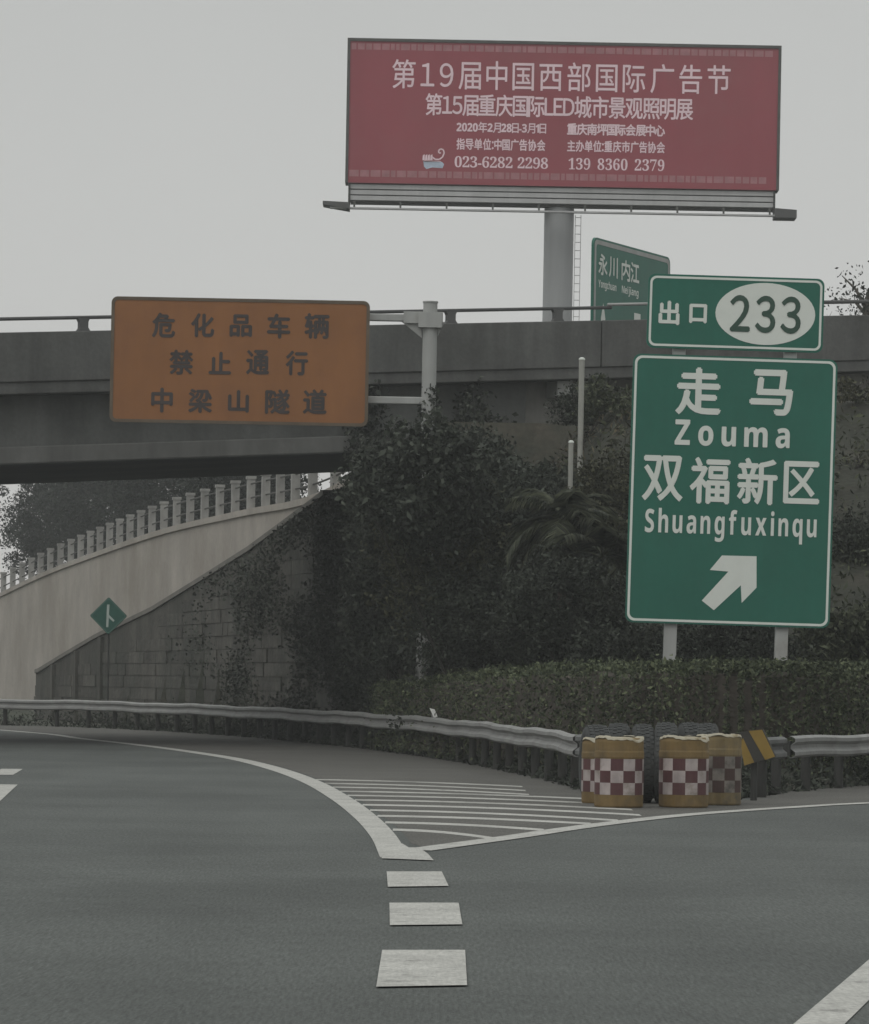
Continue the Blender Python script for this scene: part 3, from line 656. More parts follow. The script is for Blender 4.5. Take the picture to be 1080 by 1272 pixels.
# old tyres stood on edge between the barrels and the rail nose
M['tyre'] = mat('old_tyre_rubber', (0.050, 0.052, 0.052), 0.9, 0.25, 4.0, stain=(0.085, 0.085, 0.082), stain_amt=0.7, stain_scale=3, fine=0.15, fscale=30)
for i, (px, top, wd_, dep, rz_, lab) in enumerate([(741, 901, 0.32, 51.3, 0.12, 'worn tyre standing at the left end of the tyre row'), (769, 899, 0.30, 51.9, -0.10, 'worn tyre standing second from the left in the tyre row'),
        (799, 900, 0.27, 51.5, 0.05, 'worn tyre standing in the gap between the two boldest barrels'), (828, 898, 0.30, 51.4, -0.06, 'worn tyre rising behind the right one of the boldest barrels'),
        (857, 898, 0.28, 51.9, 0.1, 'worn tyre standing second from the right in the tyre row'), (880, 899, 0.27, 51.3, -0.12, 'worn tyre standing behind the muddy checkered barrel')]):
    t = U(px, top, dep); r = empty('tyre', (t.x, dep, 0), (0, 0, rz_), label=lab, cat='tyre', group='tyres stood on edge behind the barrels')
    Rr = t.z / 2; hw_ = wd_ / 2; n = 44
    pf_ = [(-hw_ * 0.80, Rr * 0.56), (-hw_ * 0.98, Rr * 0.66), (-hw_, Rr * 0.80), (-hw_ * 0.9, Rr * 0.93), (-hw_ * 0.66, Rr * 0.99), (-hw_ * 0.2, Rr), (hw_ * 0.2, Rr), (hw_ * 0.66, Rr * 0.99), (hw_ * 0.9, Rr * 0.93), (hw_, Rr * 0.80), (hw_ * 0.98, Rr * 0.66), (hw_ * 0.80, Rr * 0.56)]
    np_ = len(pf_); vs = [(a_, q_ * math.cos(2 * math.pi * k / n), Rr + q_ * math.sin(2 * math.pi * k / n)) for k in range(n) for a_, q_ in pf_]
    m = MB(); m.add(vs, [(k * np_ + j, ((k + 1) % n) * np_ + j, ((k + 1) % n) * np_ + (j + 1) % np_, k * np_ + (j + 1) % np_) for k in range(n) for j in range(np_)]); m.build('carcass', M['tyre'], r, smooth=True)
    m = MB()
    for k in range(n):
        for j in range(4):
            a0_ = 2 * math.pi * (k + 0.12 + 0.3 * (j % 2)) / n; a1_ = a0_ + 2 * math.pi * 0.66 / n; x0_ = -hw_ * 0.78 + hw_ * 0.40 * j; x1_ = x0_ + hw_ * 0.33; q0_ = Rr * (0.972 if j in (0, 3) else 0.99); q1_ = q0_ + 0.016 
            m.add([(xx, qq_ * math.cos(aa), Rr + qq_ * math.sin(aa)) for qq_ in (q0_, q1_) for xx, aa in ((x0_, a0_), (x1_, a0_), (x1_, a1_), (x0_, a1_))], [(4, 5, 6, 7), (0, 1, 5, 4), (1, 2, 6, 5), (2, 3, 7, 6), (3, 0, 4, 7)])
    m.build('tread', M['tyre'], r)

# ------------------------------------------------------------------ signs: local frame x right, z up, front face at y = 0
class Sign:
    def __init__(s, name, cpx, cpy, Y, tilt, label, cat, yaw=0.0):
        s.c = (cpx, cpy); s.k = Y / F; s.t = R(tilt); c_ = U(cpx, cpy, Y)
        s.H = c_.z; own = s.t - ROLL
        s.root = empty(name, (c_.x, Y, 0), (0, own, yaw), label=label, cat=cat)
        # the panel centre is the pivot of the tilt: move the foot accordingly
        s.root.location = (c_.x - math.sin(own) * s.H, Y, c_.z - math.cos(own) * s.H)
        ROOT[s.root.name] = Matrix.Translation(s.root.location) @ Euler((0, own, yaw)).to_matrix().to_4x4()
    def p(s, px, py):
        dx, dy = px - s.c[0], py - s.c[1]; ct, st_ = math.cos(s.t), math.sin(s.t)
        return ((dx * ct + dy * st_) * s.k, s.H - (-dx * st_ + dy * ct) * s.k)
    def rect(s, w, h, r, cx=None, cy=None, n=6):
        x, z = s.p(cx if cx is not None else s.c[0], cy if cy is not None else s.c[1]); k = s.k
        return rrect(x - w * k / 2, z - h * k / 2, x + w * k / 2, z + h * k / 2, r * k, n)
    on = None                            # the panel that lettering is printed on
    def part(s, mb, name, m, **kw):
        sub = s.on if name in ('lettering', 'arrow', 'number', 'number_oval', 'panel_border', 'emblem', 'ornamental_border') else None
        o = mb.build(name, M[m] if isinstance(m, str) else m, sub or s.root, **kw)
        if name in ('main_panel', 'number_panel', 'panel', 'face_box'): s.on = o
        return o

# --- exit sign
E_ = Sign('exit_sign', 908.8, 609.8, 69.0, 1.8, 'big green and white exit sign numbered 233 standing on two posts behind the hedge', 'road sign')
k = E_.k
E_.part(panel(E_.rect(254, 334, 10), 0, 0.05), 'main_panel', 'green')
E_.part(border(E_.rect(249.5, 329.5, 9), E_.rect(243.5, 323.5, 7), -0.006, -0.001), 'panel_border', 'white')
T_ = Text()
for ch, cx, cy, w_, h_ in (('走', 868, 486, 57, 59), ('马', 958.5, 487.5, 54, 57)):
    x, z = E_.p(cx, cy); T_.char(ch, x, z, w_ * k, h_ * k, -0.004, 0.023)
E_.part(T_.m, 'lettering', 'white'); T_ = Text()
x, z = E_.p(910, 539); T_.line(sans('Zouma'), x, z, 142 * k, 31 * k, -0.004, 0.006, gap=0.32); E_.part(T_.m, 'lettering', 'white'); T_ = Text()
for ch, cx, cy, w_, h_ in (('双', 823.5, 594, 51, 57), ('福', 882, 597, 50, 58), ('新', 941, 598, 50, 58), ('区', 996, 599.5, 45, 53)):
    x, z = E_.p(cx, cy); T_.char(ch, x, z, w_ * k, h_ * k, -0.004, 0.018)
E_.part(T_.m, 'lettering', 'white'); T_ = Text()
x, z = E_.p(908, 653.5); T_.line(sans('Shuangfuxinqu'), x, z, 213 * k, 40 * k, -0.004, 0.002, gap=0.24); E_.part(T_.m, 'lettering', 'white')
arr = [E_.p(*q_) for q_ in ((940, 691), (897, 690), (882, 708), (905, 710), (872, 746), (887, 758), (920.5, 727), (921.5, 749), (940, 730))]
E_.part(MB().prism([(a, -0.006, b) for a, b in arr], (0, 0.004, 0)), 'arrow', 'white')
E_.part(panel(E_.rect(219, 92, 9, 914, 389), 0.01, 0.06), 'number_panel', 'green')
E_.part(border(E_.rect(214, 87, 8, 914, 389), E_.rect(208.5, 81.5, 6, 914, 389), 0.004, 0.009), 'panel_border', 'white')
T_ = Text()
for ch, cx, cy, w_, h_ in (('出', 831.5, 388.5, 26, 30), ('口', 867.5, 389.5, 22, 24)):
    x, z = E_.p(cx, cy); T_.char(ch, x, z, w_ * k, h_ * k, 0.006, 0.014)
E_.part(T_.m, 'lettering', 'white')
x, z = E_.p(951, 390); ov_ = [(x + 62 * k * math.cos(2 * math.pi * i / 48), z + 38.5 * k * math.sin(2 * math.pi * i / 48)) for i in range(48)]
E_.part(panel(ov_, 0.004, 0.009), 'number_oval', 'white')
T_ = Text(); x, z = E_.p(951, 390.5); T_.line(sans('233', False), x, z, 86 * k, 44 * k, 0.0, 0.016, gap=0.20); E_.part(T_.m, 'number', mat('number_green', (0.035, 0.075, 0.055), 0.5, 0.05, 2))
for cx in (833, 971.5):
    x, z = E_.p(cx, 800); m = MB(); m.box((x - 0.11, 0.07, -0.3), (x + 0.11, 0.25, E_.H + 3.2)); E_.part(m, 'post', 'pole', bevel=0.015)
for zz in (E_.H - 1.7, E_.H - 0.4, E_.H + 1.2): E_.part(MB().box((-1.6, 0.052, zz), (1.6, 0.068, zz + 0.08)), 'back_rib', 'green_back')

# --- orange lorry ban sign on its cantilever pole
O_ = Sign('orange_warning_sign', 298, 449, 82.6, 1.1, 'orange sign with dark Chinese lettering hung from a grey pole before the bridge', 'road sign')
k = O_.k
O_.part(panel(O_.rect(318, 153, 7), 0, 0.05), 'panel', 'orange')
O_.part(border(O_.rect(321, 156, 8), O_.rect(313, 148, 5), -0.012, 0.062), 'frame', mat('sign_frame_brown', (0.11, 0.085, 0.06), 0.6, 0.2, 2))
for row in ((('危', 203.5, 404, 29, 31), ('化', 252, 404, 29, 30), ('品', 299.5, 404.5, 28, 28), ('车', 346.5, 405, 29, 31), ('辆', 394, 405, 31, 32)),
            (('禁', 225.5, 450, 30, 31), ('止', 273.5, 451, 28, 28), ('通', 320.5, 450, 29, 31), ('行', 369, 451, 28, 31)),
            (('中', 201.5, 497, 27, 31), ('梁', 249, 498, 30, 30), ('山', 296.5, 498.5, 26, 28), ('隧', 345, 499, 31, 31), ('道', 391.5, 499, 30, 31))):
    T_ = Text()
    for ch, cx, cy, w_, h_ in row: x, z = O_.p(cx, cy); T_.char(ch, x, z, w_ * k, h_ * k, -0.004, 0.016)
    O_.part(T_.m, 'lettering', 'orange_text')
x0, z0 = O_.p(535, 374); x1, _ = O_.p(535, 520)
m = MB(); m.tube([(x0, 0.3, -0.3), (x0, 0.3, z0)], [0.17, 0.145], 20); O_.part(m, 'pole', 'pole', smooth=False)
m = MB(); m.tube([(x0, 0.3, z0 - 0.01), (x0, 0.3, z0 + 0.02)], 0.16, 20); O_.part(m, 'pole_cap', 'pole')
xl_, _ = O_.p(150, 448)
for py in (394, 497):
    xa, za = O_.p(535, py); m = MB(); m.box((xl_, 0.22, za - 0.075), (x0 - 0.1, 0.36, za + 0.075)); O_.part(m, 'arm', 'pole', bevel=0.02)
xa, za = O_.p(518, 393); m = MB(); m.box((x0 - 0.55, 0.2, za - 0.12), (x0 + 0.26, 0.21, za + 0.12)); m.box((x0 - 0.24, 0.1, za - 0.21), (x0 + 0.24, 0.5, za + 0.1)); m.prism([(x0 + 0.2, 0.27, za - 0.08), (x0 + 0.3, 0.27, za - 0.08), (x0 + 0.16, 0.27, za - 0.38)], (0, 0.04, 0)); m.prism([(x0 - 0.2, 0.27, za - 0.08), (x0 - 0.6, 0.27, za - 0.08), (x0 - 0.16, 0.27, za - 0.42)], (0, 0.04, 0))
O_.part(m, 'bracket', 'pole')
for px in (190, 298, 410):
    x, z = O_.p(px, 448); O_.part(MB().box((x - 0.04, 0.065, z - 1.15), (x + 0.04, 0.218, z + 1.15)), 'back_rib', 'green_back')

# --- green sign standing on the overpass, turned to the left
ya, yb = 94.0, 98.4
tl = U(738, 294, ya); tr = U(833, 318, yb); tr.z = tl.z
d_ = Vector((tr.x - tl.x, tr.y - tl.y, 0)); wd = d_.length; yaw = math.atan2(d_.y, d_.x)
deck_z = BR(bs(790), 5, -PH)[2]
RS = empty('direction_sign', (tl.x, tl.y, deck_z), (0, 0, yaw), label='green sign with white lettering turned sideways on top of the overpass', cat='road sign')
hs_ = tl.z - deck_z; hb = 0.15
rp_ = lambda a, b, c_, e, r: rrect(a, b, c_, e, r)
panel(rp_(0, hb, wd, hs_, 0.18), 0, 0.06).build('panel', M['green'], RS)
border(rp_(0.05, hb + 0.05, wd - 0.05, hs_ - 0.05, 0.15), rp_(0.15, hb + 0.15, wd - 0.15, hs_ - 0.15, 0.1), -0.006, -0.001).build('panel_border', M['pole'], RS)
T_ = Text(); sy = hs_ - 0.95
for i, ch in enumerate('永川内江'): T_.char(ch, (0.56, 1.2, 1.98, 2.56)[i], hs_ - 0.60, 0.55, 0.50, -0.004, 0.014)
T_.m.build('lettering', M['white'], RS); T_ = Text()
T_.line(sans('Yongchuan'), 0.86, hs_ - 1.08, 1.1, 0.24, -0.004, 0.0, gap=0.1); T_.line(sans('Neijiang'), 2.28, hs_ - 1.08, 1.05, 0.24, -0.004, 0.0, gap=0.1); T_.m.build('lettering', M['white'], RS)
def upar(x, z0_, z1_, w_): return MB().prism([(x - w_ / 2, -0.006, z0_), (x + w_ / 2, -0.006, z0_), (x + w_ / 2, -0.006, z1_ - 0.35), (x, -0.006, z1_), (x - w_ / 2, -0.006, z1_ - 0.35)], (0, 0.004, 0))
upar(0.62, hb + 0.05, hs_ - 1.50, 0.26).build('arrow', M['white'], RS)
m = MB(); pts = [(1.9 + 0.42 * math.cos(R(a)), -0.006, hs_ - 2.5 + 0.62 * math.sin(R(a))) for a in range(25, 156, 10)]
for i in range(len(pts) - 1):
    a, b = pts[i], pts[i + 1]; m.prism([a, b, (b[0] * 0.86 + 1.9 * 0.14, -0.006, b[2] - 0.1), (a[0] * 0.86 + 1.9 * 0.14, -0.006, a[2] - 0.1)], (0, 0.003, 0))
m.build('arrow', M['white'], RS)
MB().box((2.55, -0.006, hs_ - 1.95), (2.95, -0.002, hs_ - 1.55)).build('mark', M['white'], RS)
for x in (0.9, wd - 0.9): m = MB(); m.tube([(x, 0.16, -0.05), (x, 0.16, hs_ - 0.2)], 0.09, 12); m.build('post', M['pole'], RS)

# --- diamond sign by the far wall
dg_ = U(135, 765, 128.0)
DS = empty('diamond_sign', (dg_.x, dg_.y, 0), (0, 0, R(-4)), label='small green diamond road sign with a white forked symbol by the dark wall', cat='road sign')
hw = 0.60; H_ = dg_.z
def dia(r, rr=0.05):
    pts = []
    for a in (0, 90, 180, 270):
        for q_ in (-1, 0, 1): 
            cx, cz = (r - rr * 1.4) * math.cos(R(a)), (r - rr * 1.4) * math.sin(R(a)); pts.append((cx + rr * math.cos(R(a + q_ * 45)), H_ + cz + rr * math.sin(R(a + q_ * 45))))
    return pts
panel(dia(hw), 0, 0.04).build('panel', mat('faded_sign_green', (0.022, 0.085, 0.066), 0.6, 0.15, 3.0), DS)
border(dia(hw - 0.03), dia(hw - 0.055), -0.006, -0.001).build('panel_border', mat('sign_border_dull', (0.10, 0.18, 0.15), 0.6, 0.1, 2), DS)
m = MB(); m.prism([(-0.07, -0.006, H_ - 0.36), (0.0, -0.006, H_ - 0.36), (0.03, -0.006, H_ + 0.36), (-0.05, -0.006, H_ + 0.36)], (0, 0.004, 0))
m.prism([(-0.01, -0.0085, H_ + 0.06), (0.2, -0.0085, H_ - 0.14), (0.16, -0.0085, H_ - 0.19), (-0.01, -0.0085, H_ - 0.04)], (0, 0.004, 0)); m.build('symbol', mat('dull_white', (0.38, 0.43, 0.40), 0.6, 0.15, 3.0), DS)
m = MB(); m.tube([(0, 0.09, -0.2), (0, 0.09, H_ + 0.4)], 0.032, 10); m.build('post', M['post_steel'], DS)

# --- billboard
BB = Sign('billboard', 700, 144, 170.0, 1.05, 'huge red billboard with pale lettering high on a grey column beyond the bridge', 'billboard')
k = BB.k; pw_, ph_ = 532 * k, 176 * k; x, z = BB.p(700, 143.5)
def brect(y0_, y1_, h0, h1, x0_=-pw_ / 2, x1_=pw_ / 2): return MB().box((x + x0_, y0_, h0), (x + x1_, y1_, h1))
zt, zb = z + ph_ / 2, z - ph_ / 2
BB.part(brect(0, 1.1, zb, zt), 'face_box', 'red')
m = MB()                                                # thin steel edging
e_ = 0.12
m.box((x - pw_ / 2 - e_, -0.05, zt), (x + pw_ / 2 + e_, 1.15, zt + e_)); m.box((x - pw_ / 2 - e_, -0.05, zb), (x - pw_ / 2 - 0.002, 1.15, zt - 0.002)); m.box((x + pw_ / 2 + 0.002, -0.05, zb), (x + pw_ / 2 + e_, 1.15, zt - 0.002))
BB.part(m, 'frame', 'dark_steel')
rr = random.Random(3)
for zz, hh in ((zt - 0.36, 0.26), (zb + 0.26, 0.28)):
    xx = x - pw_ / 2 + 0.05; m = MB()
    while xx < x + pw_ / 2 - 0.5:
        w_ = rr.uniform(0.14, 0.42); m.box((xx, -0.006, zz), (xx + w_, -0.002, zz + hh)); xx += w_ + 0.06
    BB.part(m, 'ornamental_border', 'pinkdim')
T_ = Text()
def bl(t, cx, cy, w_, h_, bold, gap=0.12, space=0.5):
    x_, z_ = BB.p(cx, cy); T_.line(t, x_, z_, w_ * k, h_ * k, -0.006, bold, gap, space)
def one(t): return ''.join(chr(ord(c_) + 0xFEE0) if c_.isascii() and c_.isalnum() else c_ for c_ in t)
bl(one('第19届中国西部国际广告节'), 697.5, 95.5, 420, 36, 0.008, 0.22); BB.part(T_.m, 'lettering', 'pinkwhite'); T_ = Text()
bl(sans('第15届重庆国际LED城市景观照明展', False), 695, 132.5, 332, 27, 0.014, 0.03); BB.part(T_.m, 'lettering', 'pinkwhite'); T_ = Text()
bl(sans('2020年2月28日-3月1日'), 623, 158.5, 111, 13, 0.008, 0.06); BB.part(T_.m, 'lettering', 'pinkwhite'); T_ = Text(); bl('重庆南坪国际会展中心', 765.5, 161.3, 121, 14, 0.016, 0.03); BB.part(T_.m, 'lettering', 'pinkwhite'); T_ = Text()
bl('指导单位：中国广告协会', 622.5, 179.7, 110, 14, 0.012, 0.12); BB.part(T_.m, 'lettering', 'pinkwhite'); T_ = Text(); bl('主办单位：重庆市广告协会', 765.5, 182.3, 121, 14, 0.012, 0.1); BB.part(T_.m, 'lettering', 'pinkwhite'); T_ = Text()
bl(serif('023-6282 2298'), 623, 201.8, 116, 14, 0.0, 0.05, 0.3); BB.part(T_.m, 'lettering', 'pinkwhite'); T_ = Text(); bl(serif('139 8360 2379'), 766, 204.3, 119, 14.5, 0.0, 0.08, 0.45); BB.part(T_.m, 'lettering', 'pinkwhite')
def bp(px, py, y=-0.006): a, b = BB.p(px, py); return (a, y, b)
m = MB(); m.prism([bp(526, 200), bp(549, 201), bp(552, 204), bp(550, 209), bp(537, 208), bp(530, 210), bp(527, 207)], (0, 0.004, 0)); BB.part(m, 'emblem', 'emblem')
m = MB()
for a in range(4): m.prism([bp(525.5 + a * 3.2, 193), bp(527.8 + a * 3.2, 191.5), bp(528 + a * 3.2, 199), bp(525 + a * 3.2, 199)], (0, 0.003, 0))
sp = [(537, 195), (541, 198), (546, 198), (550, 195), (552, 190), (551, 186), (547.5, 185), (545, 187), (545.5, 190), (548, 190)]
for i in range(len(sp) - 1):
    (a, b), (c_, d2) = sp[i], sp[i + 1]; l_ = math.hypot(c_ - a, d2 - b); nx_, ny_ = -(d2 - b) / l_ * 0.9, (c_ - a) / l_ * 0.9
    m.prism([bp(a + nx_, b + ny_), bp(c_ + nx_, d2 + ny_), bp(c_ - nx_, d2 - ny_), bp(a - nx_, b - ny_)], (0, 0.003, 0))
m.prism([bp(527, 199.5), bp(548, 200), bp(548, 201.5), bp(527, 201.2)], (0, 0.002, 0)); BB.part(m, 'emblem', 'pinkwhite')
# slatted skirt, catwalk, column, ladder
zs = zb - 0.03
for i in range(3):
    m = MB(); z1_ = zs - 0.02 - i * 0.24; m.box((x - pw_ / 2 + 0.1, 0.12, z1_ - 0.19), (x + pw_ / 2 - 0.1, 1.0, z1_)); BB.part(m, 'skirt_slat', 'skirt', bevel=0.01)
m = MB(); m.box((x - pw_ / 2 + 0.12, 0.35, zs - 0.80), (x + pw_ / 2 - 0.12, 0.9, zs - 0.02)); m.box((x - pw_ / 2 + 0.02, 0.05, zs - 0.8), (x - pw_ / 2 + 0.099, 1.02, zs)); m.box((x + pw_ / 2 - 0.099, 0.05, zs - 0.8), (x + pw_ / 2 - 0.02, 1.02, zs)); BB.part(m, 'skirt_frame', 'post_steel')
zc = zs - 1.16
xa, xb = x - 299 * k + 0.1, x + 290 * k
m = MB(); m.box((xa + 0.3, -0.75, zc), (xb - 0.3, -0.45, zc + 0.07)); BB.part(m, 'catwalk', 'skirt')
def wedge(x0_, x1_, zo): return MB().prism([(x0_, -0.85, zc + zo[0]), (x1_, -0.85, zc + zo[1]), (x1_, -0.85, zc + zo[2]), (x0_, -0.85, zc + zo[3])], (0, 1.2, 0))
BB.part(wedge(xa, x - pw_ / 2 + 0.1, (0.16, -0.02, 0.26, 0.30)), 'catwalk_end', 'rail'); BB.part(wedge(x + pw_ / 2 - 0.1, xb, (-0.06, -0.06, 0.28, 0.34)), 'catwalk_end', 'rail')
n_ = 10
for i in range(n_):
    xx = x - pw_ / 2 + 0.3 + (pw_ - 0.6) * i / (n_ - 1); m = MB(); m.box((xx - 0.04, -0.64, zc + 0.072), (xx + 0.04, -0.56, zs - 0.80)); m.box((xx - 0.04, -0.56, zs - 0.86), (xx + 0.04, 0.34, zs - 0.80)); BB.part(m, 'hanger', 'dark_steel')
xc, _ = BB.p(695, 300)
m = MB(); m.tube([(xc, 0.9, -0.6), (xc, 0.9, zs - 0.82)], 0.63, 32); BB.part(m, 'column', mat('column_paint', (0.215, 0.22, 0.222), 0.6, 0.06, 0.4, streak=0.1), smooth=True)
m = MB()
for dx in (0.68, 0.92): m.tube([(xc + dx, 0.62, 0), (xc + dx, 0.62, zs - 1.1)], 0.014, 6)
zz = 0.3
while zz < zs - 1.2: m.tube([(xc + 0.68, 0.62, zz), (xc + 0.92, 0.62, zz)], 0.016, 5); zz += 0.35
BB.part(m, 'ladder', 'skirt')

# --- slender white marker posts on the bank
for i, (px, p0_, p1_, Y, r_, lab) in enumerate([(722.5, 444, 590, 86.0, 0.060, 'tall slender white post rising from the bushes in front of the bridge'), (709, 547, 640, 82.0, 0.05, 'shorter thin white post half sunk in the palm leaves')]):
    t = U(px, p0_, Y); m0 = empty('marker_post', (t.x, Y, hgt(t.x, Y) - 0.1), label=lab, cat='post', group='thin white posts on the bank')
    h = t.z - hgt(t.x, Y) + 0.1; m = MB(); m.tube([(0, 0, 0), (0.01, 0, h - 0.1), (0.012, 0, h - 0.05)], [r_, r_, r_], 12); m.build('shaft', mat('post_white', (0.36, 0.36, 0.33), 0.6, 0.2, 2.0, streak=0.3, stain=(0.2, 0.2, 0.17), stain_amt=0.6, stain_scale=2), m0)
    m = MB(); m.tube([(0.012, 0, h - 0.05), (0.012, 0, h - 0.02), (0.012, 0, h)], [r_ * 1.15, r_ * 1.05, r_ * 0.5], 12); m.build('cap', M['white'], m0)

# ------------------------------------------------------------------ planting
# clipped hedge behind the rails
hp = spline([(-0.75, 88.6), (0.05, 83), (1.22, 75.5), (2.4, 68), (3.45, 63.5), (4.4, 61.8), (5.3, 62.0), (6.2, 63.6), (7.6, 67), (9.8, 72), (12.5, 77.5), (16, 83)], 10)
hr = empty('hedge', (4.4, 61.8, 0), label='long clipped green hedge behind the guardrails and below the exit sign', cat='hedge')
def htop(i): x_, y_ = hp[i]; return 1.42 + 0.5 * smooth(86, 64, y_) if False else float(np.interp(y_, [60, 66, 74, 84, 90], [1.80, 1.78, 1.70, 1.50, 1.35])) + 0.05 * math.sin(i * 0.9) + 0.04 * math.sin(i * 2.3)
hp_h = [htop(i) for i in range(len(hp))]
cb = MB(); vs = []; HWD = 0.62
lft = offset(hp, HWD - 0.12); rgt = offset(hp, -HWD + 0.12)
for i in range(len(hp)): vs += [(*lft[i], 0.1), (*lft[i], hp_h[i] - 0.14), (*rgt[i], hp_h[i] - 0.14), (*rgt[i], 0.1)]
cb.add(vs, [(4 * i + a, 4 * i + 4 + a, 4 * i + 4 + (a + 1) % 4, 4 * i + (a + 1) % 4) for i in range(len(hp) - 1) for a in range(4)]); cb.build('branches', M['bark'], hr, True)
NH = 85000
ii = RG.random(NH) * (len(hp) - 1.001); i0 = ii.astype(int); fr = ii - i0
nr_ = offset(hp, 1.0) - hp
C0 = hp[i0] + (hp[i0 + 1] - hp[i0]) * fr[:, None]; N0 = nr_[i0]; H0 = np.array(hp_h)[i0] + (np.array(hp_h)[i0 + 1] - np.array(hp_h)[i0]) * fr
wh = RG.random(NH); sd_ = np.where(RG.random(NH) < 0.62, -1, 1)
lump = 0.045 * np.sin(ii * 3.1) + 0.035 * np.sin(ii * 7.7)
side_o = (HWD + lump + 0.06 * RG.normal(size=NH)) * sd_; side_z = 0.05 + RG.random(NH) ** 0.9 * (H0 - 0.05)
top_o = (RG.random(NH) * 2 - 1) * HWD; top_z = H0 + lump * 0.6 + 0.035 * RG.normal(size=NH) + 0.12 * (RG.random(NH) > 0.985)
istop = wh < 0.36
o_ = np.where(istop, top_o, side_o); z_ = np.where(istop, top_z, side_z)
# the side away from the road sees the rail from the path's left or right alike
HC = np.c_[C0 + N0 * o_[:, None], z_]
leaf_mesh('foliage', HC, 0.062, M['leaf_hedge'], hr, hr)
# weeds along the back of the rails
WD = []
for path, sg, n_ in ((rail_left, 1, 15000), (rail_right[:40], 1, 7000), (nose, 1, 1500)):
    Pq = resample(path, 0.25)
    for _ in range(n_):
        i_ = RG.integers(0, len(Pq) - 1); t = Pq[i_ + 1] - Pq[i_]; t = t / np.linalg.norm(t); nl_ = np.array((-t[1], t[0])) * sg
        o_ = 0.12 + 1.2 * RG.random(); p_ = Pq[i_] + nl_ * o_ + t * RG.random() * 0.25
        WD.append((p_[0], p_[1], max(0.0, hgt(*p_)) + (0.08 + 0.42 * min(1, o_)) * RG.random()))
tag(leaf_mesh('weeds', WD, 0.13, M['leaf_dark'], up=0.1, elong=3.2), 'dark weeds growing along the foot of the guardrails', 'weeds', kind='stuff')
# small clumps of undergrowth all over the bank
NU = 60000
ux = RG.random(NU) * 34 - 2; uy = 62 + RG.random(NU) * 28.3
uz = np.array([hgt(float(a), float(b)) for a, b in zip(ux, uy)])
pat = np.sin(ux * 0.9 + 1.3 * np.sin(uy * 0.6)) * np.sin(uy * 0.8 + ux * 0.4)
keep = (uz > 0.05) & (pat > -0.5); keep &= RG.random(NU) < np.where(ux > 8.0, 0.55, 1.0)
und = leaf_mesh('undergrowth', np.c_[ux, uy, uz + RG.random(NU) ** 2 * 0.55][keep], 0.14, M['leaf_mid'], up=0.2, elong=3.0); tag(und, 'low dark undergrowth and grass covering the bank behind the hedge', 'undergrowth', kind='stuff')
dsel = (uz > 0.05) & (pat < -0.3)
dry = leaf_mesh('dry_grass', np.c_[ux, uy, uz + RG.random(NU) ** 2 * 0.4][dsel], 0.15, M['leaf_dry'], up=0.2, elong=5.0); tag(dry, 'patches of dry brown grass on the bank behind the exit sign', 'dry grass', kind='stuff')

def shrub(px, py, Y, rx, ry, rz, name, label, cat, m, n1, per, cr, size, group='shrubs on the bank below the bridge', stems=3):
    c_ = U(px, py, Y); gz = max(hgt(c_.x, Y), 0.0); r = empty(name, (c_.x, Y, gz - 0.1), label=label, cat=cat, group=group)
    P, K = clumps((c_.x, Y, c_.z), (rx, ry, rz), n1, per, cr); hx_ = np.interp(P[:, 1], [p[1] for p in hp[:45][::-1]], [p[0] for p in hp[:45][::-1]]); P = P[(P[:, 2] > gz) & ~((P[:, 2] < 1.8) & (P[:, 0] < hx_ + 0.75))]
    leaf_mesh('crown', P, size, m, r, r)
    mb = MB(); rs = random.Random(int(px * 7 + py))
    for s_ in range(stems):
        kk = K[rs.randrange(len(K))]; b0_ = Vector((max(c_.x, xl(Y) + 1.0) + rs.uniform(-0.15, 0.15), Y + rs.uniform(-0.2, 0.2), gz - 0.15)); b1_ = Vector(kk); md = b0_.lerp(b1_, 0.5) + Vector((rs.uniform(-0.3, 0.3), rs.uniform(-0.3, 0.3), 0.3))
        mb.tube([b0_, b0_.lerp(md, 0.6), md, b1_], [0.05, 0.04, 0.03, 0.012], 6)
    mb.build('stem', M['dark_bark'], r, True)
    return r
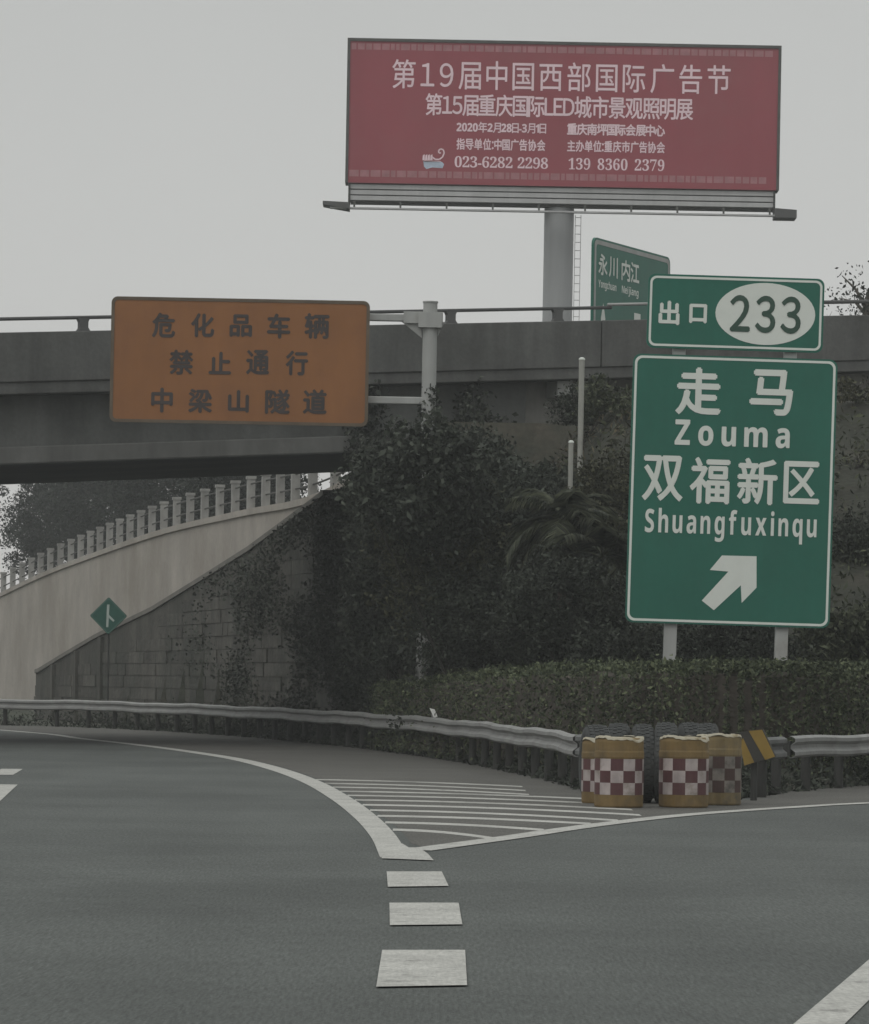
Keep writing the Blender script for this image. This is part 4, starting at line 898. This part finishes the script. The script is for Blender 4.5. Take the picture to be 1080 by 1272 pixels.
SH = [(528, 604, 78.5, 1.25, 1.0, 1.2, 'tall dark bush hiding the lower right corner of the orange sign', 'leaf_dark', 40),
      (575, 598, 84.0, 1.10, 1.0, 1.0, 'dark bush climbing behind the foot of the grey sign pole', 'leaf_gloss', 32),
      (610, 660, 81.0, 1.30, 1.2, 1.25, 'round dark bush in front of the light abutment', 'leaf_dark', 40),
      (500, 640, 87.5, 1.0, 0.9, 1.6, 'dark bush standing against the near end of the retaining wall', 'leaf_ivy', 36),
      (548, 690, 79.5, 1.25, 1.0, 1.5, 'broad dark bush at the middle of the bank left of the palms', 'leaf_olive', 44),
      (520, 770, 89.3, 1.0, 0.6, 1.2, 'small dark bush beside the left end of the hedge', 'leaf_ivy', 34),
      (605, 760, 79.0, 1.50, 1.0, 1.2, 'low broad dark bush right behind the hedge', 'leaf_dark', 46),
      (660, 700, 80.0, 1.2, 1.0, 1.6, 'dark leafy bush left of the palm trunks', 'leaf_dark', 40),
      (762, 560, 87.0, 0.9, 0.8, 1.3, 'upright bush beside the left edge of the big exit sign', 'leaf_mid', 32),
      (705, 765, 73.3, 1.3, 0.7, 0.95, 'low bush in front of the palm trunks', 'leaf_dark', 34),
      (800, 825, 72.0, 1.2, 0.8, 0.6, 'low bush between the posts of the exit sign', 'leaf_dark', 26),
      (905, 815, 73.0, 1.2, 0.8, 0.7, 'low bush below the right half of the exit sign', 'leaf_dark', 26),
      (1062, 800, 74.0, 0.9, 0.8, 0.6, 'low bush at the right end of the hedge', 'leaf_mid', 22),
      (505, 815, 84.5, 0.45, 0.4, 0.55, 'little bush around the bottom of the grey sign pole', 'leaf_dark', 18),
      (482, 750, 88.9, 0.75, 0.45, 1.4, 'dark bush at the end of the stone wall left of the hedge', 'leaf_ivy', 34),
      (655, 632, 83.0, 1.0, 0.9, 0.9, 'dark bush above the taller palm', 'leaf_dark', 34),
      (735, 545, 88.6, 0.75, 0.6, 1.2, 'dark bush against the wing wall behind the tall white post', 'leaf_dark', 26),
      (765, 650, 80.0, 1.0, 0.9, 1.3, 'dark bush behind the lower palm beside the exit sign', 'leaf_olive', 34),
      (690, 640, 84.0, 1.0, 0.9, 0.9, 'small bush at the top of the bank below the pale wall patch', 'leaf_olive', 30),
      (1065, 620, 84.0, 0.9, 0.8, 0.7, 'olive bush on the bank right of the exit sign', 'leaf_olive', 20),
      (1068, 545, 88.0, 0.9, 0.6, 1.1, 'dark bush high on the bank below the right end of the bridge', 'leaf_olive', 34),
      (1070, 705, 79.0, 0.9, 0.7, 1.0, 'dark bush halfway up the bank right of the exit sign', 'leaf_dark', 34),
      (930, 640, 82.0, 1.6, 1.2, 1.3, 'bush hidden behind the big exit sign', 'leaf_mid', 24)]
for px, py, Y, rx, ry, rz, lab, mm, nc in SH:
    lv_ = (0.075, 0.10, 0.125, 0.09, 0.14)[(px + py) % 5]
    shrub(px, py, Y, rx, ry, rz, 'shrub', lab, 'shrub', M[mm], nc * 4, int(105 * (0.095 / lv_) ** 1.5), 0.40, lv_)

# creeper on the retaining wall
iv = []
wq = resample(np.array([(x_, y_, z_) for (x_, y_), z_ in zip(wf2, wt2)]), 0.25)
for i in range(len(wq) - 1):
    x_, y_, z_ = wq[i]; t = wq[i + 1][:2] - wq[i][:2]; t /= np.linalg.norm(t); nl = np.array((t[1], -t[0]))
    f_ = smooth(132, 98, y_)
    n_ = int(760 * f_ ** 1.5)
    for _ in range(n_):
        zz = (z_ - 0.28) * RG.random(); pt = math.sin(y_ * 0.7 + zz * 0.8) + math.sin(zz * 2.1 - y_ * 0.33) + 0.9 * (zz / z_) + 1.9 * smooth(118, 94, y_) - 0.6
        if pt < RG.random() * 2.4 - 0.9: continue
        p = np.array((x_, y_)) + nl * (0.05 + 0.28 * RG.random() ** 2); iv.append((p[0], p[1], zz + 0.05))
civ = leaf_mesh('creeper', iv, 0.09, M['leaf_ivy'], up=0.4, elong=1.4); tag(civ, 'dark creeper hanging in patches over the masonry retaining wall', 'creeper')
# creeper climbing the grey sign pole
px_, pz_ = O_.p(535, 500); mw = ROOT[O_.root.name]; iv2 = []
for _ in range(5200):
    u_ = RG.random(); zz = 0.3 + u_ * (pz_ - 0.3 + 0.35); a_ = RG.random() * 6.283; rr_ = (0.16 + 0.40 * RG.random() ** 1.6) * (1.15 - 0.75 * u_ ** 3) * (1 + 0.25 * math.sin(zz * 3.1))
    iv2.append(tuple(mw @ Vector((px_ + rr_ * math.cos(a_), 0.3 + rr_ * math.sin(a_), zz))))
pc = leaf_mesh('climbing_creeper', iv2, 0.10, M['leaf_dark'], up=0.4, elong=1.5); tag(pc, 'dark creeper climbing up the grey pole of the orange sign', 'creeper')
# creeper over the abutment edge and girder end
iv = []
for _ in range(14000):
    s_ = bs(440) + RG.random() * (bs(640) - bs(440)); f_ = (s_ - bs(440)) / (bs(640) - bs(440)); zt_ = -2.0 + 0.6 * math.sin(s_ * 2.3) + 0.35 * math.sin(s_ * 5.1); 
    h_ = zt_ - RG.random() ** 0.8 * 6.0
    iv.append(BR(s_, 0.50 + 0.35 * RG.random() - 0.7 * RG.random() ** 3 - 0.1, h_))
iv = [p for p in iv if p[2] > hgt(p[0], p[1]) or p[1] > 88]
civ = leaf_mesh('ivy', iv, 0.11, M['leaf_ivy'], up=0.4, elong=1.4); tag(civ, 'dark ivy curtain covering the right end of the bridge girder', 'ivy')

# palms with long drooping leaves
def palm(px, crown_py, Y, nf, ln, label):
    c_ = U(px, crown_py, Y); gz = max(0, hgt(c_.x, Y)); r = empty('palm_tree', (c_.x, Y, gz - 0.15), label=label, cat='palm', group='palms on the bank')
    mb = MB(); mb.tube([(c_.x, Y, gz - 0.2), (c_.x + 0.03, Y, (gz + c_.z) / 2), (c_.x, Y, c_.z)], [0.17, 0.15, 0.15], 14); mb.build('trunk', M['palm_bark'], r, True, smooth=True)
    fr_ = MB(); rs = random.Random(int(px))
    for i in range(nf):
        a = rs.uniform(0, 2 * math.pi); el_ = rs.uniform(-0.75, 1.25); L_ = ln * rs.uniform(0.7, 1.1); dr_ = Vector((math.cos(a), math.sin(a), 0))
        pts = []; p = Vector((c_.x, Y, c_.z + 0.1)); e2 = el_
        for s_ in range(9): pts.append(p.copy()); p = p + (dr_ * math.cos(e2) + Vector((0, 0, math.sin(e2)))) * L_ / 8; e2 -= 0.17
        sd2 = Vector((-dr_.y, dr_.x, 0))
        fr_.tube(pts[:6], [0.018, 0.016, 0.014, 0.012, 0.01, 0.008], 4)
        # leaflets
        for s_ in range(2, 9):
            for u_ in (0, 0.33, 0.66):
                if s_ == 8 and u_: continue
                q_ = pts[s_].lerp(pts[min(s_ + 1, 8)], u_); tdir = (pts[s_] - pts[s_ - 1]).normalized()
                for sg in (1, -1):
                    l_ = 0.62 * (1 - 0.5 * (s_ / 8)) * rs.uniform(0.8, 1.1); tip = q_ + (sd2 * sg * 0.75 + tdir * 0.55 + Vector((0, 0, -0.35 - 0.3 * rs.random()))) * l_
                    w2 = tdir * 0.028
                    md = q_.lerp(tip, 0.5) + Vector((0, 0, 0.05))
                    fr_.add([q_ - w2, q_ + w2, md + w2, tip, md - w2], [(0, 1, 2, 3, 4)])
    fr_.build('crown', M['frond'], r, True)
palm(701, 655, 76.0, 34, 1.45, 'taller palm with drooping leaves left of the big exit sign')
palm(748, 700, 74.5, 30, 1.2, 'lower palm with drooping leaves touching the left edge of the exit sign')

# trees
def tree(px, py, Y, rx, rz, base_z, label, mm, nc, per, cr, size, name='broadleaf_tree', shell=0.3):
    c_ = U(px, py, Y); r = empty(name, (c_.x, Y, base_z), label=label, cat='tree', group='trees beyond the bridge')
    P, K = clumps((c_.x, Y, c_.z), (rx, rx, rz), nc, per, cr, shell); leaf_mesh('crown', P, size, M[mm], r, r)
    mb = MB(); rs = random.Random(int(px)); tb = Vector((c_.x, Y, base_z - 0.3)); tm = Vector((c_.x + 0.1, Y, c_.z - rz * 0.5)); tt = Vector((c_.x, Y, c_.z + rz * 0.3))
    mb.tube([tb, tb.lerp(tm, 0.5) + Vector((0.08, 0, 0)), tm, tt], [0.028 * rz * 2 + 0.12, 0.024 * rz * 2 + 0.1, 0.08 + 0.01 * rz, 0.04], 10)
    for i in range(16):
        kk = Vector(K[rs.randrange(len(K))]); s_ = tm.lerp(tt, rs.random()); mb.tube([s_, s_.lerp(kk, 0.5) + Vector((0, 0, 0.2)), kk], [0.07, 0.045, 0.015], 5)
    mb.build('trunk', M['bark'], r, True)
tree(62, 655, 232, 2.6, 3.0, 6.0, 'dark tree leftmost behind the balustrade, next to the open sky', 'leaf_far', 221, 95, 0.8, 0.17)
tree(128, 634, 222, 3.4, 3.4, 6.3, 'widest dark tree behind the balustrade of the pale wall', 'leaf_far', 323, 95, 0.9, 0.17)
tree(215, 612, 205, 3.6, 3.2, 6.8, 'dark tree behind the middle of the balustrade', 'leaf_far', 323, 95, 0.9, 0.17)
tree(305, 592, 180, 3.2, 2.6, 7.2, 'dark tree behind the right part of the balustrade under the girder', 'leaf_far', 289, 95, 0.8, 0.17)
tree(1078, 378, 122, 1.5, 1.3, 7.4, 'sparse half bare tree showing above the right end of the bridge rail', 'leaf_far', 46, 9, 0.35, 0.12, shell=0.2)
# bare twigs of that tree
c_ = U(1072, 385, 121.0); tw = MB(); rs = random.Random(5)
rt = empty('bare_shrub', (c_.x, 121.0, 7.3), label='leafless twiggy shrub in front of the sparse tree above the bridge rail', cat='shrub')
def twig(p, d, l_, r_, lv):
    q_ = p + d * l_; tw.tube([p, p.lerp(q_, 0.5) + Vector((rs.uniform(-.03, .03), 0, 0.02)), q_], [r_, r_ * 0.8, r_ * 0.6], 5)
    if lv:
        for _ in range(3): twig(p.lerp(q_, rs.uniform(0.5, 1)), (d + Vector((rs.uniform(-.7, .7), rs.uniform(-.5, .5), rs.uniform(-.2, .5)))).normalized(), l_ * 0.68, r_ * 0.62, lv - 1)
for _ in range(5): twig(Vector((c_.x + rs.uniform(-0.3, 0.3), 121, 9.9 - 2.7)), Vector((rs.uniform(-.45, .35), rs.uniform(-.2, .2), 1)).normalized(), 2.5, 0.04, 4)
tw.build('branches', M['bark'], rt, True)
P, K = clumps((c_.x, 121, c_.z + 0.1), (1.1, 0.8, 1.0), 40, 6, 0.25, 0.1); leaf_mesh('leaves', P, 0.09, M['leaf_far'], rt, rt)

bpy.data.objects.remove(_to)

# ------------------------------------------------------------------ thin grey air
hz = bpy.data.materials.new('haze_air'); hz.use_nodes = True; hn = hz.node_tree; hn.nodes.clear()
ho = hn.nodes.new('ShaderNodeOutputMaterial'); hv = hn.nodes.new('ShaderNodeVolumePrincipled')
hv.inputs['Color'].default_value = (0.93, 0.95, 0.95, 1); hv.inputs['Density'].default_value = 0.0006; hv.inputs['Anisotropy'].default_value = 0.2
hn.links.new(hv.outputs[0], ho.inputs['Volume'])
hb_ = MB().box((-120, -20, -1.1), (120, 330, 38)); hbo = hb_.build('haze', hz); tag(hbo, kind='stuff')
